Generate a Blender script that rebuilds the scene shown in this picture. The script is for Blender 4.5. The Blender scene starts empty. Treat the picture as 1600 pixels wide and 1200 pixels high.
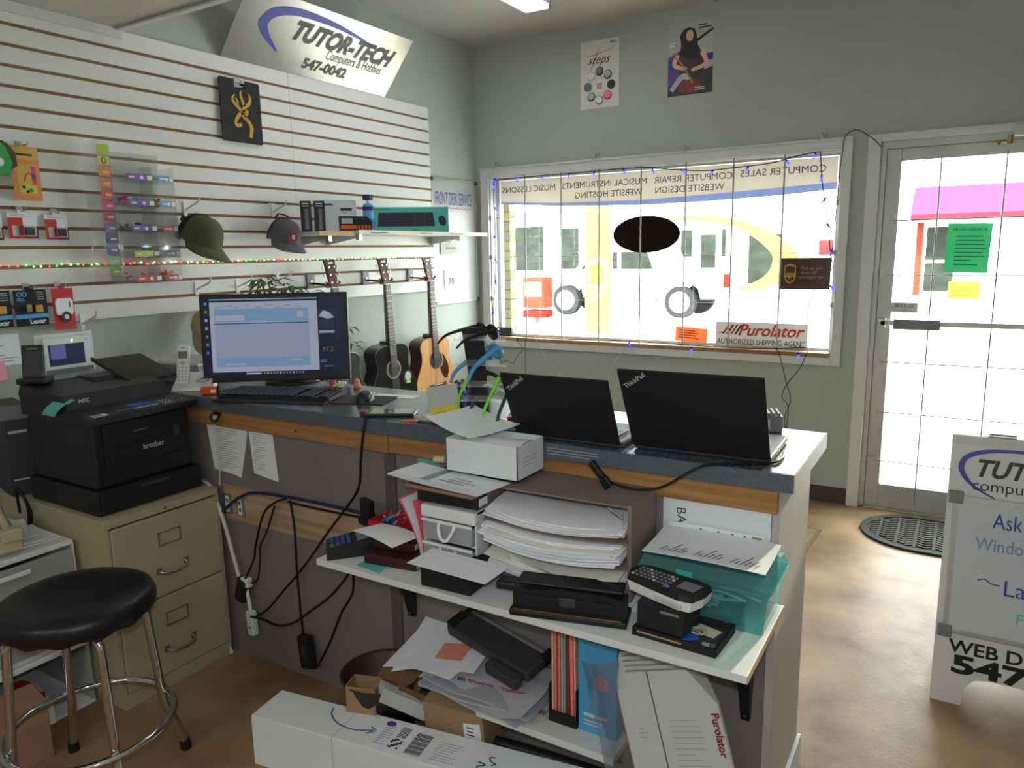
import bpy, bmesh, math, random
from mathutils import Matrix, Vector
from math import sin, cos, pi, radians

SC = bpy.context.scene
COL = SC.collection

# ------------------------------------------------------------------ camera
cam_d = bpy.data.cameras.new('camera'); cam = bpy.data.objects.new('camera', cam_d); COL.objects.link(cam)
cam_d.sensor_width = 36.0; cam_d.lens = 26.09; cam_d.clip_start = 0.02; cam_d.clip_end = 400
_R = Vector((0.85482861, 0.51860836, -0.01770368)); _U = Vector((-0.07592753, 0.15875644, 0.98439393)); _F = Vector((-0.5133255, 0.84014389, -0.1750862))
_m = Matrix.Identity(4)
for _i in range(3):
    _m[_i][0] = _R[_i]; _m[_i][1] = _U[_i]; _m[_i][2] = -_F[_i]
_m[0][3], _m[1][3], _m[2][3] = 3.2126, -4.7957, 1.5683
cam.matrix_world = _m
SC.camera = cam
SC.view_settings.view_transform = 'Standard'; SC.view_settings.look = 'None'
SC.view_settings.gamma = 1.0; SC.view_settings.use_curve_mapping = False
SC.view_settings.exposure = 0.85

# ------------------------------------------------------------------ sky and sun
w = bpy.data.worlds.new('sky'); SC.world = w; w.use_nodes = True
nt = w.node_tree; bg = nt.nodes['Background']
bg.inputs[0].default_value = (0.93, 0.97, 1.0, 1); bg.inputs[1].default_value = 12.5
def light(name, kind, loc, energy, color=(1, 1, 1), target=None, **kw):
    d = bpy.data.lights.new(name, kind); d.energy = energy; d.color = color
    for k, v in kw.items(): setattr(d, k, v)
    o = bpy.data.objects.new(name, d); COL.objects.link(o); o.location = loc
    if target is not None:
        o.rotation_euler = (Vector(target) - Vector(loc)).to_track_quat('-Z', 'Y').to_euler()
    return o
# sun from behind the building: lights the street and the houses opposite
light('sun', 'SUN', (0, -10, 12), 22.0, (1, 0.98, 0.95), (2.5, 2, 0), angle=0.009)
# added spot lamp standing in for sun reflected onto the counter end
light('reflected_sun_spot', 'SPOT', (4.48, 6.0, 3.64), 4200, (1, 0.86, 0.66), (2.88, -2.72, 1.04), spot_size=radians(4.6), spot_blend=0.35, shadow_soft_size=0.05)
# the camera's own flash
light('camera_flash', 'POINT', (3.22, -4.80, 1.66), 20, (0.86, 0.95, 1.0), shadow_soft_size=0.02)

# ------------------------------------------------------------------ materials
def lin(c):
    return c / 12.92 if c <= 0.04045 else ((c + 0.055) / 1.055) ** 2.4
def rgb(h):
    h = h.lstrip('#'); return tuple(lin(int(h[i:i + 2], 16) / 255) for i in (0, 2, 4))
MATS = {}
def mat(name, col='#808080', rough=0.6, metal=0.0, var=0.0, vscale=8.0, col2=None, bump=0.0, bscale=60.0, alpha=1.0,
        trans=0.0, emit=0.0, ecol=None, spec=0.5, coat=0.0, stretch=None, detail=4.0, ior=1.45, contrast=None):
    if name in MATS: return MATS[name]
    m = bpy.data.materials.new(name); m.use_nodes = True; MATS[name] = m
    n = m.node_tree.nodes; l = m.node_tree.links; p = n['Principled BSDF']
    c = rgb(col)
    p.inputs['Base Color'].default_value = (*c, 1); p.inputs['Roughness'].default_value = rough
    p.inputs['Metallic'].default_value = metal; p.inputs['Specular IOR Level'].default_value = spec
    p.inputs['IOR'].default_value = ior
    if coat: p.inputs['Coat Weight'].default_value = coat
    if trans: p.inputs['Transmission Weight'].default_value = trans
    if alpha < 1: p.inputs['Alpha'].default_value = alpha
    if emit:
        p.inputs['Emission Color'].default_value = (*(rgb(ecol) if ecol else c), 1); p.inputs['Emission Strength'].default_value = emit
    if var or col2 or bump:
        tc = n.new('ShaderNodeTexCoord'); mp = n.new('ShaderNodeMapping'); l.new(tc.outputs['Object'], mp.inputs[0])
        if stretch: mp.inputs['Scale'].default_value = stretch
    if var or col2:
        no = n.new('ShaderNodeTexNoise'); no.inputs['Scale'].default_value = vscale; no.inputs['Detail'].default_value = detail
        l.new(mp.outputs[0], no.inputs['Vector'])
        r = n.new('ShaderNodeValToRGB'); l.new(no.outputs[0], r.inputs[0])
        lo, hi = contrast or (0.3, 0.7)
        r.color_ramp.elements[0].position = lo; r.color_ramp.elements[1].position = hi
        c2 = rgb(col2) if col2 else tuple(x * (1 + var) for x in c)
        c1 = c if col2 else tuple(x * (1 - var) for x in c)
        r.color_ramp.elements[0].color = (*c1, 1); r.color_ramp.elements[1].color = (*c2, 1)
        l.new(r.outputs[0], p.inputs['Base Color'])
    if bump:
        nb = n.new('ShaderNodeTexNoise'); nb.inputs['Scale'].default_value = bscale; nb.inputs['Detail'].default_value = 3
        l.new(mp.outputs[0], nb.inputs['Vector'])
        b = n.new('ShaderNodeBump'); b.inputs['Strength'].default_value = bump; b.inputs['Distance'].default_value = 0.01
        l.new(nb.outputs[0], b.inputs['Height']); l.new(b.outputs[0], p.inputs['Normal'])
    return m
def glassmat(name, tint='#ffffff', refl=0.06, opac=0.0, ocol='#ffffff', rough=0.02):
    """thin clear sheet: see-through, a little reflection, optional milky share"""
    if name in MATS: return MATS[name]
    m = bpy.data.materials.new(name); m.use_nodes = True; MATS[name] = m
    n = m.node_tree.nodes; l = m.node_tree.links; n.remove(n['Principled BSDF']); out = n['Material Output']
    t = n.new('ShaderNodeBsdfTransparent'); t.inputs[0].default_value = (*rgb(tint), 1)
    g = n.new('ShaderNodeBsdfGlossy'); g.inputs['Roughness'].default_value = rough; g.inputs[0].default_value = (1, 1, 1, 1)
    fr = n.new('ShaderNodeLayerWeight'); fr.inputs[0].default_value = 0.25
    mu = n.new('ShaderNodeMath'); mu.operation = 'MULTIPLY_ADD'; mu.inputs[1].default_value = 0.45; mu.inputs[2].default_value = refl
    l.new(fr.outputs['Fresnel'], mu.inputs[0])
    mx = n.new('ShaderNodeMixShader'); l.new(mu.outputs[0], mx.inputs[0]); l.new(t.outputs[0], mx.inputs[1]); l.new(g.outputs[0], mx.inputs[2])
    last = mx
    if opac:
        d = n.new('ShaderNodeBsdfDiffuse'); d.inputs[0].default_value = (*rgb(ocol), 1)
        tl = n.new('ShaderNodeBsdfTranslucent'); tl.inputs[0].default_value = (*rgb(ocol), 1)
        md = n.new('ShaderNodeMixShader'); md.inputs[0].default_value = 0.5; l.new(d.outputs[0], md.inputs[1]); l.new(tl.outputs[0], md.inputs[2])
        m2 = n.new('ShaderNodeMixShader'); m2.inputs[0].default_value = opac; l.new(mx.outputs[0], m2.inputs[1]); l.new(md.outputs[0], m2.inputs[2])
        last = m2
    l.new(last.outputs[0], out.inputs[0])
    return m
def filmmat(name, col, tl=0.2, var=None):
    """vinyl film or paper stuck on glass: diffuse with some light coming through"""
    if name in MATS: return MATS[name]
    m = bpy.data.materials.new(name); m.use_nodes = True; MATS[name] = m
    n = m.node_tree.nodes; l = m.node_tree.links; n.remove(n['Principled BSDF']); out = n['Material Output']
    d = n.new('ShaderNodeBsdfDiffuse'); d.inputs[0].default_value = (*rgb(col), 1)
    t = n.new('ShaderNodeBsdfTranslucent'); t.inputs[0].default_value = (*rgb(col), 1)
    mx = n.new('ShaderNodeMixShader'); mx.inputs[0].default_value = tl
    l.new(d.outputs[0], mx.inputs[1]); l.new(t.outputs[0], mx.inputs[2]); l.new(mx.outputs[0], out.inputs[0])
    return m
def brickmat(name, c1, c2, mortar, scale=1.0, bw=0.2, bh=0.075, rot=False):
    if name in MATS: return MATS[name]
    m = bpy.data.materials.new(name); m.use_nodes = True; MATS[name] = m
    n = m.node_tree.nodes; l = m.node_tree.links; p = n['Principled BSDF']; p.inputs['Roughness'].default_value = 0.9
    tc = n.new('ShaderNodeTexCoord'); mp = n.new('ShaderNodeMapping'); l.new(tc.outputs['Object'], mp.inputs[0])
    if rot: mp.inputs['Rotation'].default_value = (radians(90), 0, 0)
    b = n.new('ShaderNodeTexBrick'); l.new(mp.outputs[0], b.inputs['Vector'])
    b.inputs['Color1'].default_value = (*rgb(c1), 1); b.inputs['Color2'].default_value = (*rgb(c2), 1); b.inputs['Mortar'].default_value = (*rgb(mortar), 1)
    b.inputs['Scale'].default_value = scale; b.inputs['Brick Width'].default_value = bw; b.inputs['Row Height'].default_value = bh; b.inputs['Mortar Size'].default_value = 0.006
    l.new(b.outputs[0], p.inputs['Base Color']); return m
def woodmat(name, c1, c2, rough=0.45, scale=3.0, axis='X', bump=0.0):
    s = {'X': (0.6, 9, 9), 'Y': (9, 0.6, 9), 'Z': (9, 9, 0.6)}[axis]
    return mat(name, c1, rough, col2=c2, vscale=scale, stretch=s, detail=6, contrast=(0.25, 0.75))

# room
mat('wall_paint', '#adb3ab', 0.9, var=0.025, vscale=1.5, bump=0.05, bscale=300)
mat('ceiling_white', '#c4c0b8', 0.95, bump=0.5, bscale=220)
mat('soffit_white', '#c6c4bb', 0.95, bump=0.4, bscale=200)
mat('trim_white', '#d2d2cf', 0.5, var=0.03, vscale=3)
mat('slat_white', '#dcdcd8', 0.45, var=0.02, vscale=2)
mat('groove_brown', '#8a6a4c', 0.9)
mat('baseboard_brown', '#4a3a34', 0.6)
def floormat():
    m = mat('vinyl_floor', '#75583d', 0.32, col2='#a98c6c', vscale=3.2, detail=10, contrast=(0.28, 0.72), spec=0.2, bump=.10, bscale=70)
    n = m.node_tree.nodes; l = m.node_tree.links; p = n['Principled BSDF']
    no = n.new('ShaderNodeTexNoise'); no.inputs['Scale'].default_value = 14; no.inputs['Detail'].default_value = 8
    mr = n.new('ShaderNodeMapRange'); mr.inputs[3].default_value = 0.36; mr.inputs[4].default_value = 0.6
    tc = n.new('ShaderNodeTexCoord'); l.new(tc.outputs['Object'], no.inputs['Vector'])
    l.new(no.outputs[0], mr.inputs[0]); l.new(mr.outputs[0], p.inputs['Roughness'])
    return m
floormat()
glassmat('window_glass', '#fbfffd', 0.04)
mat('aluminium', '#b4b4b0', 0.4, 0.5, var=0.05, vscale=6)
mat('bar_grey', '#a09c96', 0.5, 0.0)
mat('steel', '#b8b8b8', 0.3, 0.9)
mat('chrome', '#c8c8c8', 0.07, 1.0)
mat('brass', '#a98a55', 0.3, 0.9)
woodmat('sill_wood', '#8a6440', '#b08a62', 0.6)
mat('oak_strip', '#8a5c34', .38, col2='#b88a58', vscale=2.2, stretch=(1.2, 30, 30), detail=8, contrast=(.25, .75))
mat('raceway_oak', '#94765a', .5, col2='#bca488', vscale=2.2, stretch=(1.2, 24, 24), detail=8, contrast=(.25, .75))
mat('counter_laminate', '#7c7575', 0.55, var=0.05, vscale=4)
mat('counter_side', '#b3aba5', 0.5, var=0.04, vscale=2, stretch=(4, 4, 0.4))
mat('batten_mauve', '#5d5458', 0.6)
def speck(name, c1, c2, rough=0.3):
    return mat(name, c1, rough, col2=c2, vscale=160, detail=2, contrast=(0.4, 0.65))
speck('worktop_grey', '#474c55', '#5d636c', 0.22); speck('worktop_edge', '#525962', '#5f6770', 0.4)
# generic colours
for nm, c, r in [('black_plastic', '#1b1b1d', 0.42), ('black_matte', '#161617', 0.7), ('dark_grey', '#38383b', 0.5), ('mid_grey', '#77787a', 0.5), ('light_grey', '#b5b6b6', 0.5),
                 ('white_plastic', '#dfe0e0', 0.35), ('paper', '#e6e8ec', 0.8), ('paper_warm', '#dcd8cc', 0.85), ('ink', '#3a3c42', 0.8), ('ink_light', '#9a9ea8', 0.8), ('ink_blue', '#3b4a94', 0.7),
                 ('red', '#c02a2a', 0.45), ('dark_red', '#7e1c24', 0.4), ('maroon', '#3e171d', 0.35), ('pink', '#f08a90', 0.7), ('hot_pink', '#ff6a78', 0.7), ('orange', '#e0561c', 0.4), ('amber', '#e0a030', 0.5), ('yellow', '#d8c83a', 0.5),
                 ('green', '#2f9a48', 0.5), ('dark_green', '#2f6a44', 0.6), ('lime', '#7ade2a', 0.35), ('teal', '#3ea898', 0.45), ('teal_note', '#5fb3ad', 0.75), ('pink_note', '#e79ab5', 0.8), ('blue', '#2c56b8', 0.45), ('navy', '#20245a', 0.4), ('sky_blue', '#4f9fd0', 0.4),
                 ('purple', '#6a3f92', 0.5), ('magenta', '#c03a80', 0.5), ('cream', '#d9d2ad', 0.6), ('cardboard_white', '#dce0e2', 0.75), ('rubber', '#141414', 0.8), ('cord_black', '#101012', 0.5), ('cord_white', '#c9c9c4', 0.5),
                 ('beige_plastic', '#b8ad8c', 0.5), ('olive_cloth', '#55543f', 0.95), ('black_cloth', '#1f1e1c', 0.95), ('grey_cloth', '#5b5a5f', 0.95), ('khaki_cloth', '#9a8f78', 0.95), ('mesh_dark', '#2a2a2c', 0.95), ('gold', '#c9963c', 0.4), ('salmon', '#d98a78', 0.7), ('peach', '#e4b090', 0.7)]:
    mat(nm, c, r)
for _n, _c in [('lime', '#9fb83c'), ('yellow', '#c8c450'), ('orange', '#d0894c'), ('coral', '#cc7a56'), ('red', '#c45a58'), ('pink', '#bc5088'), ('wine', '#a04860'), ('violet', '#7a5c9c'), ('indigo', '#565088'), ('blue', '#6a74a8'), ('sky', '#6a9ccc'), ('mint', '#7aac98'), ('green', '#6a9a62')]: mat('strip_' + _n, _c, .5)
mat('carton_teal', '#52b4a4', .4); mat('phone_glass', '#5a5a54', .06); mat('carton_grey', '#bdbebd', .8); mat('rug_brown', '#6a5636', .95); mat('rug_tan', '#98845c', .95, col2='#6a5a3c', vscale=18); mat('marker_board', '#c4c9d0', .12); mat('pack_amber', '#cfa24c', .5); mat('screen_ink', '#7a8cb8', .7); mat('gloss_board', '#a6a6a3', .35); mat('silver_sign', '#aeaaa4', 0.24, 0.55, var=0.05, vscale=4)
mat('vinyl_blue', '#3c3f9c', 0.4); mat('vinyl_dark', '#2c292c', 0.4)
mat('brown_card', '#96725a', 0.85, var=0.06, vscale=5); mat('kraft', '#a08060', 0.8, var=0.04, vscale=6); mat('kraft_dark', '#7a5a3c', 0.85)
mat('organizer_card', '#84706a', 0.8, var=0.05, vscale=8)
mat('cabinet_tan', '#aca384', 0.42, var=0.03, vscale=2); mat('cabinet_gap', '#3a352a', 0.8)
mat('seat_vinyl', '#121216', 0.38, bump=0.08, bscale=60)
mat('corrugated', '#e2e6e8', 0.8, var=0.03, vscale=5)
mat('shelf_white', '#d5d9d6', 0.45, var=0.02, vscale=3); mat('shelf_edge_tan', '#b49a76', 0.6)
mat('poly_bag', '#a9acb4', 0.3, bump=0.6, bscale=14, var=0.08, vscale=4)
glassmat('clear_acrylic', '#ffffff', 0.03, 0.07, '#f4f6f6'); glassmat('clear_bottle', '#e4f0ee', 0.12, 0.12, '#dfeae8')
glassmat('frosted', '#dfe2e2', 0.05, 0.72, '#dde0de', 0.3); glassmat('teal_plastic', '#b4e6e6', 0.07, 0.24, '#86dadc', 0.1); glassmat('plastic_wrap', '#dfe6ee', 0.16, 0.08, '#cdd8e6', 0.08)
glassmat('lens_clear', '#eef2f6', 0.12, 0.05, '#dfe6ee'); glassmat('drawer_plastic', '#e6e8ea', 0.05, 0.82, '#d2d4d6', 0.25)
mat('spruce_top', '#c98f55', 0.28, col2='#dba870', vscale=5, stretch=(14, 14, 0.5), coat=0.4); mat('guitar_black', '#0d0d0f', 0.18, coat=0.5)
mat('mahogany', '#3d1d14', 0.25, coat=0.4, var=0.15, vscale=6); mat('rosewood', '#4a3830', 0.5, var=0.1, vscale=12); mat('hanger_brown', '#4a2018', 0.5); mat('head_brown', '#5a2f22', 0.35)
mat('leaf_green', '#44663a', 0.5, var=0.25, vscale=9); mat('stem_brown', '#6a5a3a', 0.8)
mat('bin_brown', '#3a2722', 0.55, var=0.12, vscale=10)
def screenmat(name, c, s): return mat(name, '#050505', 0.3, emit=s * .56, ecol=c)
screenmat('screen_white', '#aab4c8', 0.62); screenmat('screen_blue', '#84a8cf', 0.55); screenmat('screen_pale', '#9aa6c0', 0.6); screenmat('screen_navy', '#161a3c', 0.5); screenmat('screen_icon', '#6a9ad8', 0.5); screenmat('screen_line', '#4a6a9c', 0.5)
screenmat('screen_dim', '#2a2a4a', 0.6); screenmat('screen_violet', '#6a62a8', 0.6)
mat('bulb_red', '#ff5030', 0.4, emit=3.0, ecol='#ff4a34'); mat('bulb_green', '#50ff60', 0.4, emit=3.0, ecol='#60ff70'); mat('bulb_white', '#fff0c0', 0.4, emit=4.0, ecol='#fff0c8'); mat('bulb_blue', '#2a30ff', 0.3, emit=3.0, ecol='#3038ff')
mat('tube_glow', '#ffffff', 0.4, emit=7.0, ecol='#f4f8ff'); mat('fill_glow', '#ffffff', 0.4, emit=5.5, ecol='#fffaf2')

# ------------------------------------------------------------------ mesh builder
_tc = {}
def text_mesh(s, bold=0.0, shear=0.0):
    k = (s, bold, shear)
    if k in _tc: return _tc[k]
    cu = bpy.data.curves.new('t', 'FONT'); cu.body = s; cu.size = 1; cu.align_x = 'CENTER'; cu.align_y = 'CENTER'; cu.offset = bold; cu.shear = shear
    cu.resolution_u = 3; cu.fill_mode = 'FRONT'
    o = bpy.data.objects.new('t', cu); COL.objects.link(o)
    dg = bpy.context.evaluated_depsgraph_get(); dg.update()
    me = bpy.data.meshes.new_from_object(o.evaluated_get(dg))
    v = [tuple(x.co) for x in me.vertices]; f = [tuple(p.vertices) for p in me.polygons]
    bpy.data.objects.remove(o); bpy.data.curves.remove(cu); bpy.data.meshes.remove(me)
    _tc[k] = (v, f); return _tc[k]
def smooth_pts(pts, n=6):
    P = [Vector(p) for p in pts]
    if len(P) < 3: return P
    out = []
    for i in range(len(P) - 1):
        a = P[max(i - 1, 0)]; b = P[i]; c = P[i + 1]; d = P[min(i + 2, len(P) - 1)]
        for k in range(n):
            t = k / n
            out.append(0.5 * ((2 * b) + (c - a) * t + (2 * a - 5 * b + 4 * c - d) * t * t + (-a + 3 * b - 3 * c + d) * t ** 3))
    out.append(P[-1]); return out
class B:
    def __init__(s): s.v = []; s.f = []; s.mi = []; s.mats = []; s.sm = []; s.X = Matrix.Identity(4)
    def add(s, vs, fs, m, smooth=False):
        mm = MATS[m]
        if mm not in s.mats: s.mats.append(mm)
        k = s.mats.index(mm); o = len(s.v); flip = s.X.determinant() < 0
        s.v += [s.X @ Vector(v) for v in vs]
        for f in fs:
            g = [o + i for i in f]
            if flip: g.reverse()
            s.f.append(g); s.mi.append(k); s.sm.append(smooth)
        return s
    def box(s, x0, x1, y0, y1, z0, z1, m, bev=0.0, seg=2):
        if x0 > x1: x0, x1 = x1, x0
        if y0 > y1: y0, y1 = y1, y0
        if z0 > z1: z0, z1 = z1, z0
        vs = [(x, y, z) for z in (z0, z1) for y in (y0, y1) for x in (x0, x1)]
        fs = [(0, 2, 3, 1), (4, 5, 7, 6), (0, 1, 5, 4), (2, 6, 7, 3), (0, 4, 6, 2), (1, 3, 7, 5)]
        if not bev: return s.add(vs, fs, m)
        bm = bmesh.new(); bv = [bm.verts.new(v) for v in vs]
        for f in fs: bm.faces.new([bv[i] for i in f])
        bmesh.ops.bevel(bm, geom=bm.edges[:], offset=min(bev, 0.49 * min(x1 - x0, y1 - y0, z1 - z0)), segments=seg, affect='EDGES', profile=0.5)
        bm.verts.index_update()
        s.add([tuple(v.co) for v in bm.verts], [tuple(v.index for v in f.verts) for f in bm.faces], m, False); bm.free(); return s
    def hexa(s, b4, t4, m):
        """box from four bottom and four top corners, both counter-clockwise"""
        return s.add(list(b4) + list(t4), [(3, 2, 1, 0), (4, 5, 6, 7), (0, 1, 5, 4), (1, 2, 6, 5), (2, 3, 7, 6), (3, 0, 4, 7)], m)
    def ring(s, p0, ax, r, n):
        ax = Vector(ax).normalized(); a = ax.orthogonal().normalized(); b = ax.cross(a)
        return [Vector(p0) + a * (r * cos(2 * pi * i / n)) + b * (r * sin(2 * pi * i / n)) for i in range(n)]
    def cyl(s, p0, p1, r0, m, r1=None, n=16, caps=True):
        r1 = r0 if r1 is None else r1; ax = Vector(p1) - Vector(p0)
        v = s.ring(p0, ax, r0, n) + s.ring(p1, ax, r1, n)
        s.add(v, [(i, (i + 1) % n, n + (i + 1) % n, n + i) for i in range(n)], m, True)
        if caps: s.add(v, [tuple(range(n - 1, -1, -1)), tuple(range(n, 2 * n))], m)
        return s
    def tube(s, pts, r, m, n=8, sub=6, closed=False):
        P = [Vector(p) for p in pts]
        if closed: P = P
        elif sub > 1: P = smooth_pts(P, sub)
        N = len(P); T = []
        for i in range(N):
            if closed: t = P[(i + 1) % N] - P[i - 1]
            else: t = P[min(i + 1, N - 1)] - P[max(i - 1, 0)]
            T.append(t.normalized() if t.length > 1e-9 else Vector((0, 0, 1)))
        a = T[0].orthogonal().normalized(); vs = []
        for i in range(N):
            a = (a - T[i] * a.dot(T[i]))
            a = a.normalized() if a.length > 1e-6 else T[i].orthogonal().normalized()
            b = T[i].cross(a); rr = r[min(i * len(r) // N, len(r) - 1)] if isinstance(r, (list, tuple)) else r
            vs += [P[i] + a * (rr * cos(2 * pi * k / n)) + b * (rr * sin(2 * pi * k / n)) for k in range(n)]
        fs = []
        for i in range(N if closed else N - 1):
            j = (i + 1) % N
            fs += [(i * n + k, i * n + (k + 1) % n, j * n + (k + 1) % n, j * n + k) for k in range(n)]
        s.add(vs, fs, m, True)
        if not closed: s.add(vs, [tuple(range(n - 1, -1, -1)), tuple(range((N - 1) * n, N * n))], m)
        return s
    def lathe(s, prof, m, c=(0, 0, 0), n=24, sx=1.0, sy=1.0):
        vs = [(c[0] + r * cos(2 * pi * k / n) * sx, c[1] + r * sin(2 * pi * k / n) * sy, c[2] + z) for r, z in prof for k in range(n)]
        fs = [(i * n + k, i * n + (k + 1) % n, (i + 1) * n + (k + 1) % n, (i + 1) * n + k) for i in range(len(prof) - 1) for k in range(n)]
        return s.add(vs, fs, m, True)
    def prism(s, pts, y0, y1, m):
        """outline in local x,z pushed from y0 to y1 (y0 < y1, y0 faces the viewer)"""
        n = len(pts); vs = [(x, y0, z) for x, z in pts] + [(x, y1, z) for x, z in pts]
        ar = sum(pts[i][0] * pts[(i + 1) % n][1] - pts[(i + 1) % n][0] * pts[i][1] for i in range(n))
        fr = tuple(range(n)); bk = tuple(range(2 * n - 1, n - 1, -1)); sd = [((i + 1) % n, i, n + i, n + (i + 1) % n) for i in range(n)]
        if ar < 0: fr = fr[::-1]; bk = bk[::-1]; sd = [f[::-1] for f in sd]
        return s.add(vs, [fr, bk] + sd, m)
    def rect(s, x0, x1, z0, z1, m, y=-0.001, t=0.0006): return s.box(x0, x1, y, y + t, z0, z1, m)
    def ell(s, cx, cz, rx, rz, m, y=-0.001, t=0.0006, n=24, rot=0.0):
        c, d = cos(rot), sin(rot)
        return s.prism([(cx + rx * cos(2 * pi * i / n) * c - rz * sin(2 * pi * i / n) * d, cz + rx * cos(2 * pi * i / n) * d + rz * sin(2 * pi * i / n) * c) for i in range(n)], y, y + t, m)
    def ribbon(s, pts, wd, m, y=-0.001, t=0.0005, sub=6):
        """flat brush stroke in local x,z with width per point"""
        P = [Vector((p[0], 0, p[1])) for p in pts]; W = list(wd) if isinstance(wd, (list, tuple)) else [wd] * len(P)
        Q = smooth_pts(P, sub) if sub > 1 else P; n = len(Q); k = len(P) - 1
        for i in range(n - 1):
            def side(j):
                tt = Q[min(j + 1, n - 1)] - Q[max(j - 1, 0)]; tt = tt.normalized() if tt.length > 0 else Vector((1, 0, 0))
                u = j / (n - 1) * k; a = min(int(u), k - 1); ww = W[a] + (W[a + 1] - W[a]) * (u - a)
                nn = Vector((-tt.z, 0, tt.x)) * ww / 2
                return Q[j] + nn, Q[j] - nn
            a, b = side(i); c, d = side(i + 1)
            s.prism([(b.x, b.z), (d.x, d.z), (c.x, c.z), (a.x, a.z)], y, y + t, m)
        return s
    def sph(s, c, r, m, n=14):
        r = (r, r, r) if not isinstance(r, (tuple, list)) else r; h = n // 2
        vs = []
        for i in range(h + 1):
            a = pi * i / h
            vs += [(c[0] + r[0] * sin(a) * cos(2 * pi * k / n), c[1] + r[1] * sin(a) * sin(2 * pi * k / n), c[2] - r[2] * cos(a)) for k in range(n)]
        return s.add(vs, [(i * n + k, i * n + (k + 1) % n, (i + 1) * n + (k + 1) % n, (i + 1) * n + k) for i in range(h) for k in range(n)], m, True)
    def grid(s, nu, nv, fn, m, thick=0.0, smooth=True):
        vs = [Vector(fn(i / nu, j / nv)) for j in range(nv + 1) for i in range(nu + 1)]; W = nu + 1
        fs = [(j * W + i, j * W + i + 1, (j + 1) * W + i + 1, (j + 1) * W + i) for j in range(nv) for i in range(nu)]
        s.add(vs, fs, m, smooth)
        if thick:
            lo = [v - Vector((0, 0, thick)) for v in vs]
            s.add(lo, [f[::-1] for f in fs], m, smooth)
            ed = [j for j in range(nu + 1)] + [j * W + nu for j in range(1, nv + 1)] + [nv * W + i for i in range(nu - 1, -1, -1)] + [j * W for j in range(nv - 1, 0, -1)]
            n = len(ed); s.add([vs[e] for e in ed] + [lo[e] for e in ed], [(i, n + i, n + (i + 1) % n, (i + 1) % n) for i in range(n)], m)
        return s
    def txt(s, t, cx, cz, h, m, y=-0.0012, bold=0.0, shear=0.0, sx=1.0, rot=0.0, mirror=False, width=None):
        v, f = text_mesh(t, bold, shear)
        if not v: return s
        if width:
            xs = [p[0] for p in v]; sx = width / ((max(xs) - min(xs)) * h) if max(xs) > min(xs) else 1
        c, d = cos(rot), sin(rot); k = -1 if mirror else 1
        vs = []
        for p in v:
            a, b2 = p[0] * h * sx * k, p[1] * h
            vs.append((cx + a * c - b2 * d, y, cz + a * d + b2 * c))
        if mirror: f = [q[::-1] for q in f]
        return s.add(vs, f, m)
    def lines(s, x0, x1, z0, z1, n, m, y=-0.0012, seed=1, hh=0.3):
        """rows of small print too fine to read"""
        R = random.Random(seed); dz = (z1 - z0) / n
        for i in range(n):
            zc = z1 - dz * (i + 0.5); s.box(x0, x0 + (x1 - x0) * R.uniform(0.55, 1.0), y, y + 0.0004, zc - abs(dz) * hh / 2, zc + abs(dz) * hh / 2, m)
        return s
def TOPX(z=0.0): return Matrix.Translation((0, 0, z)) @ Matrix.Rotation(radians(-90), 4, 'X')
def XF(loc=(0, 0, 0), rx=0, ry=0, rz=0): return Matrix.Translation(loc) @ Matrix.Rotation(radians(rz), 4, 'Z') @ Matrix.Rotation(radians(ry), 4, 'Y') @ Matrix.Rotation(radians(rx), 4, 'X')
def mk(name, b):
    me = bpy.data.meshes.new(name); me.from_pydata([tuple(v) for v in b.v], [], b.f)
    for m in b.mats: me.materials.append(m)
    me.polygons.foreach_set('material_index', b.mi); me.polygons.foreach_set('use_smooth', b.sm); me.update()
    o = bpy.data.objects.new(name, me); COL.objects.link(o); return o
def P(name, b, parent=None, label=None):
    o = mk(name, b)
    if parent is not None: o.parent = parent
    if label: o['label'] = label
    return o
def T(name, label, cat, loc=(0, 0, 0), rz=0.0, group=None, kind=None, rx=0.0, ry=0.0):
    o = bpy.data.objects.new(name, None); COL.objects.link(o); o.empty_display_size = 0.05
    o.location = loc; o.rotation_euler = (radians(rx), radians(ry), radians(rz)); o['label'] = label; o['category'] = cat
    if group: o['group'] = group
    if kind: o['kind'] = kind
    return o
def ONE(name, b, label, cat, loc=(0, 0, 0), rz=0.0, group=None, kind=None, rx=0.0, ry=0.0):
    o = mk(name, b); o.location = loc; o.rotation_euler = (radians(rx), radians(ry), radians(rz)); o['label'] = label; o['category'] = cat
    if group: o['group'] = group
    if kind: o['kind'] = kind
    return o
def S(name, b, parent=None):
    o = mk(name, b)
    if parent is not None: o.parent = parent
    else: o['kind'] = 'structure'
    return o
def dup(o, loc, rz=None, label=None, group=None):
    kids = [k for k in bpy.data.objects if k.parent == o]
    r = o.copy(); COL.objects.link(r); r.location = loc
    if rz is not None: r.rotation_euler = (o.rotation_euler[0], o.rotation_euler[1], radians(rz))
    if label: r['label'] = label
    if group: r['group'] = group
    for k in kids:
        c = k.copy(); COL.objects.link(c); c.parent = r
        for g in [g for g in bpy.data.objects if g.parent == k]:
            d = g.copy(); COL.objects.link(d); d.parent = c
    return r
def cord(name, pts, r, m, label, cat='cord', group=None, n=6, sub=6):
    o = Vector(pts[0]); b = B(); b.tube([Vector(p) - o for p in pts], r, m, n=n, sub=sub)
    return ONE(name, b, label, cat, tuple(o), group=group)

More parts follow.
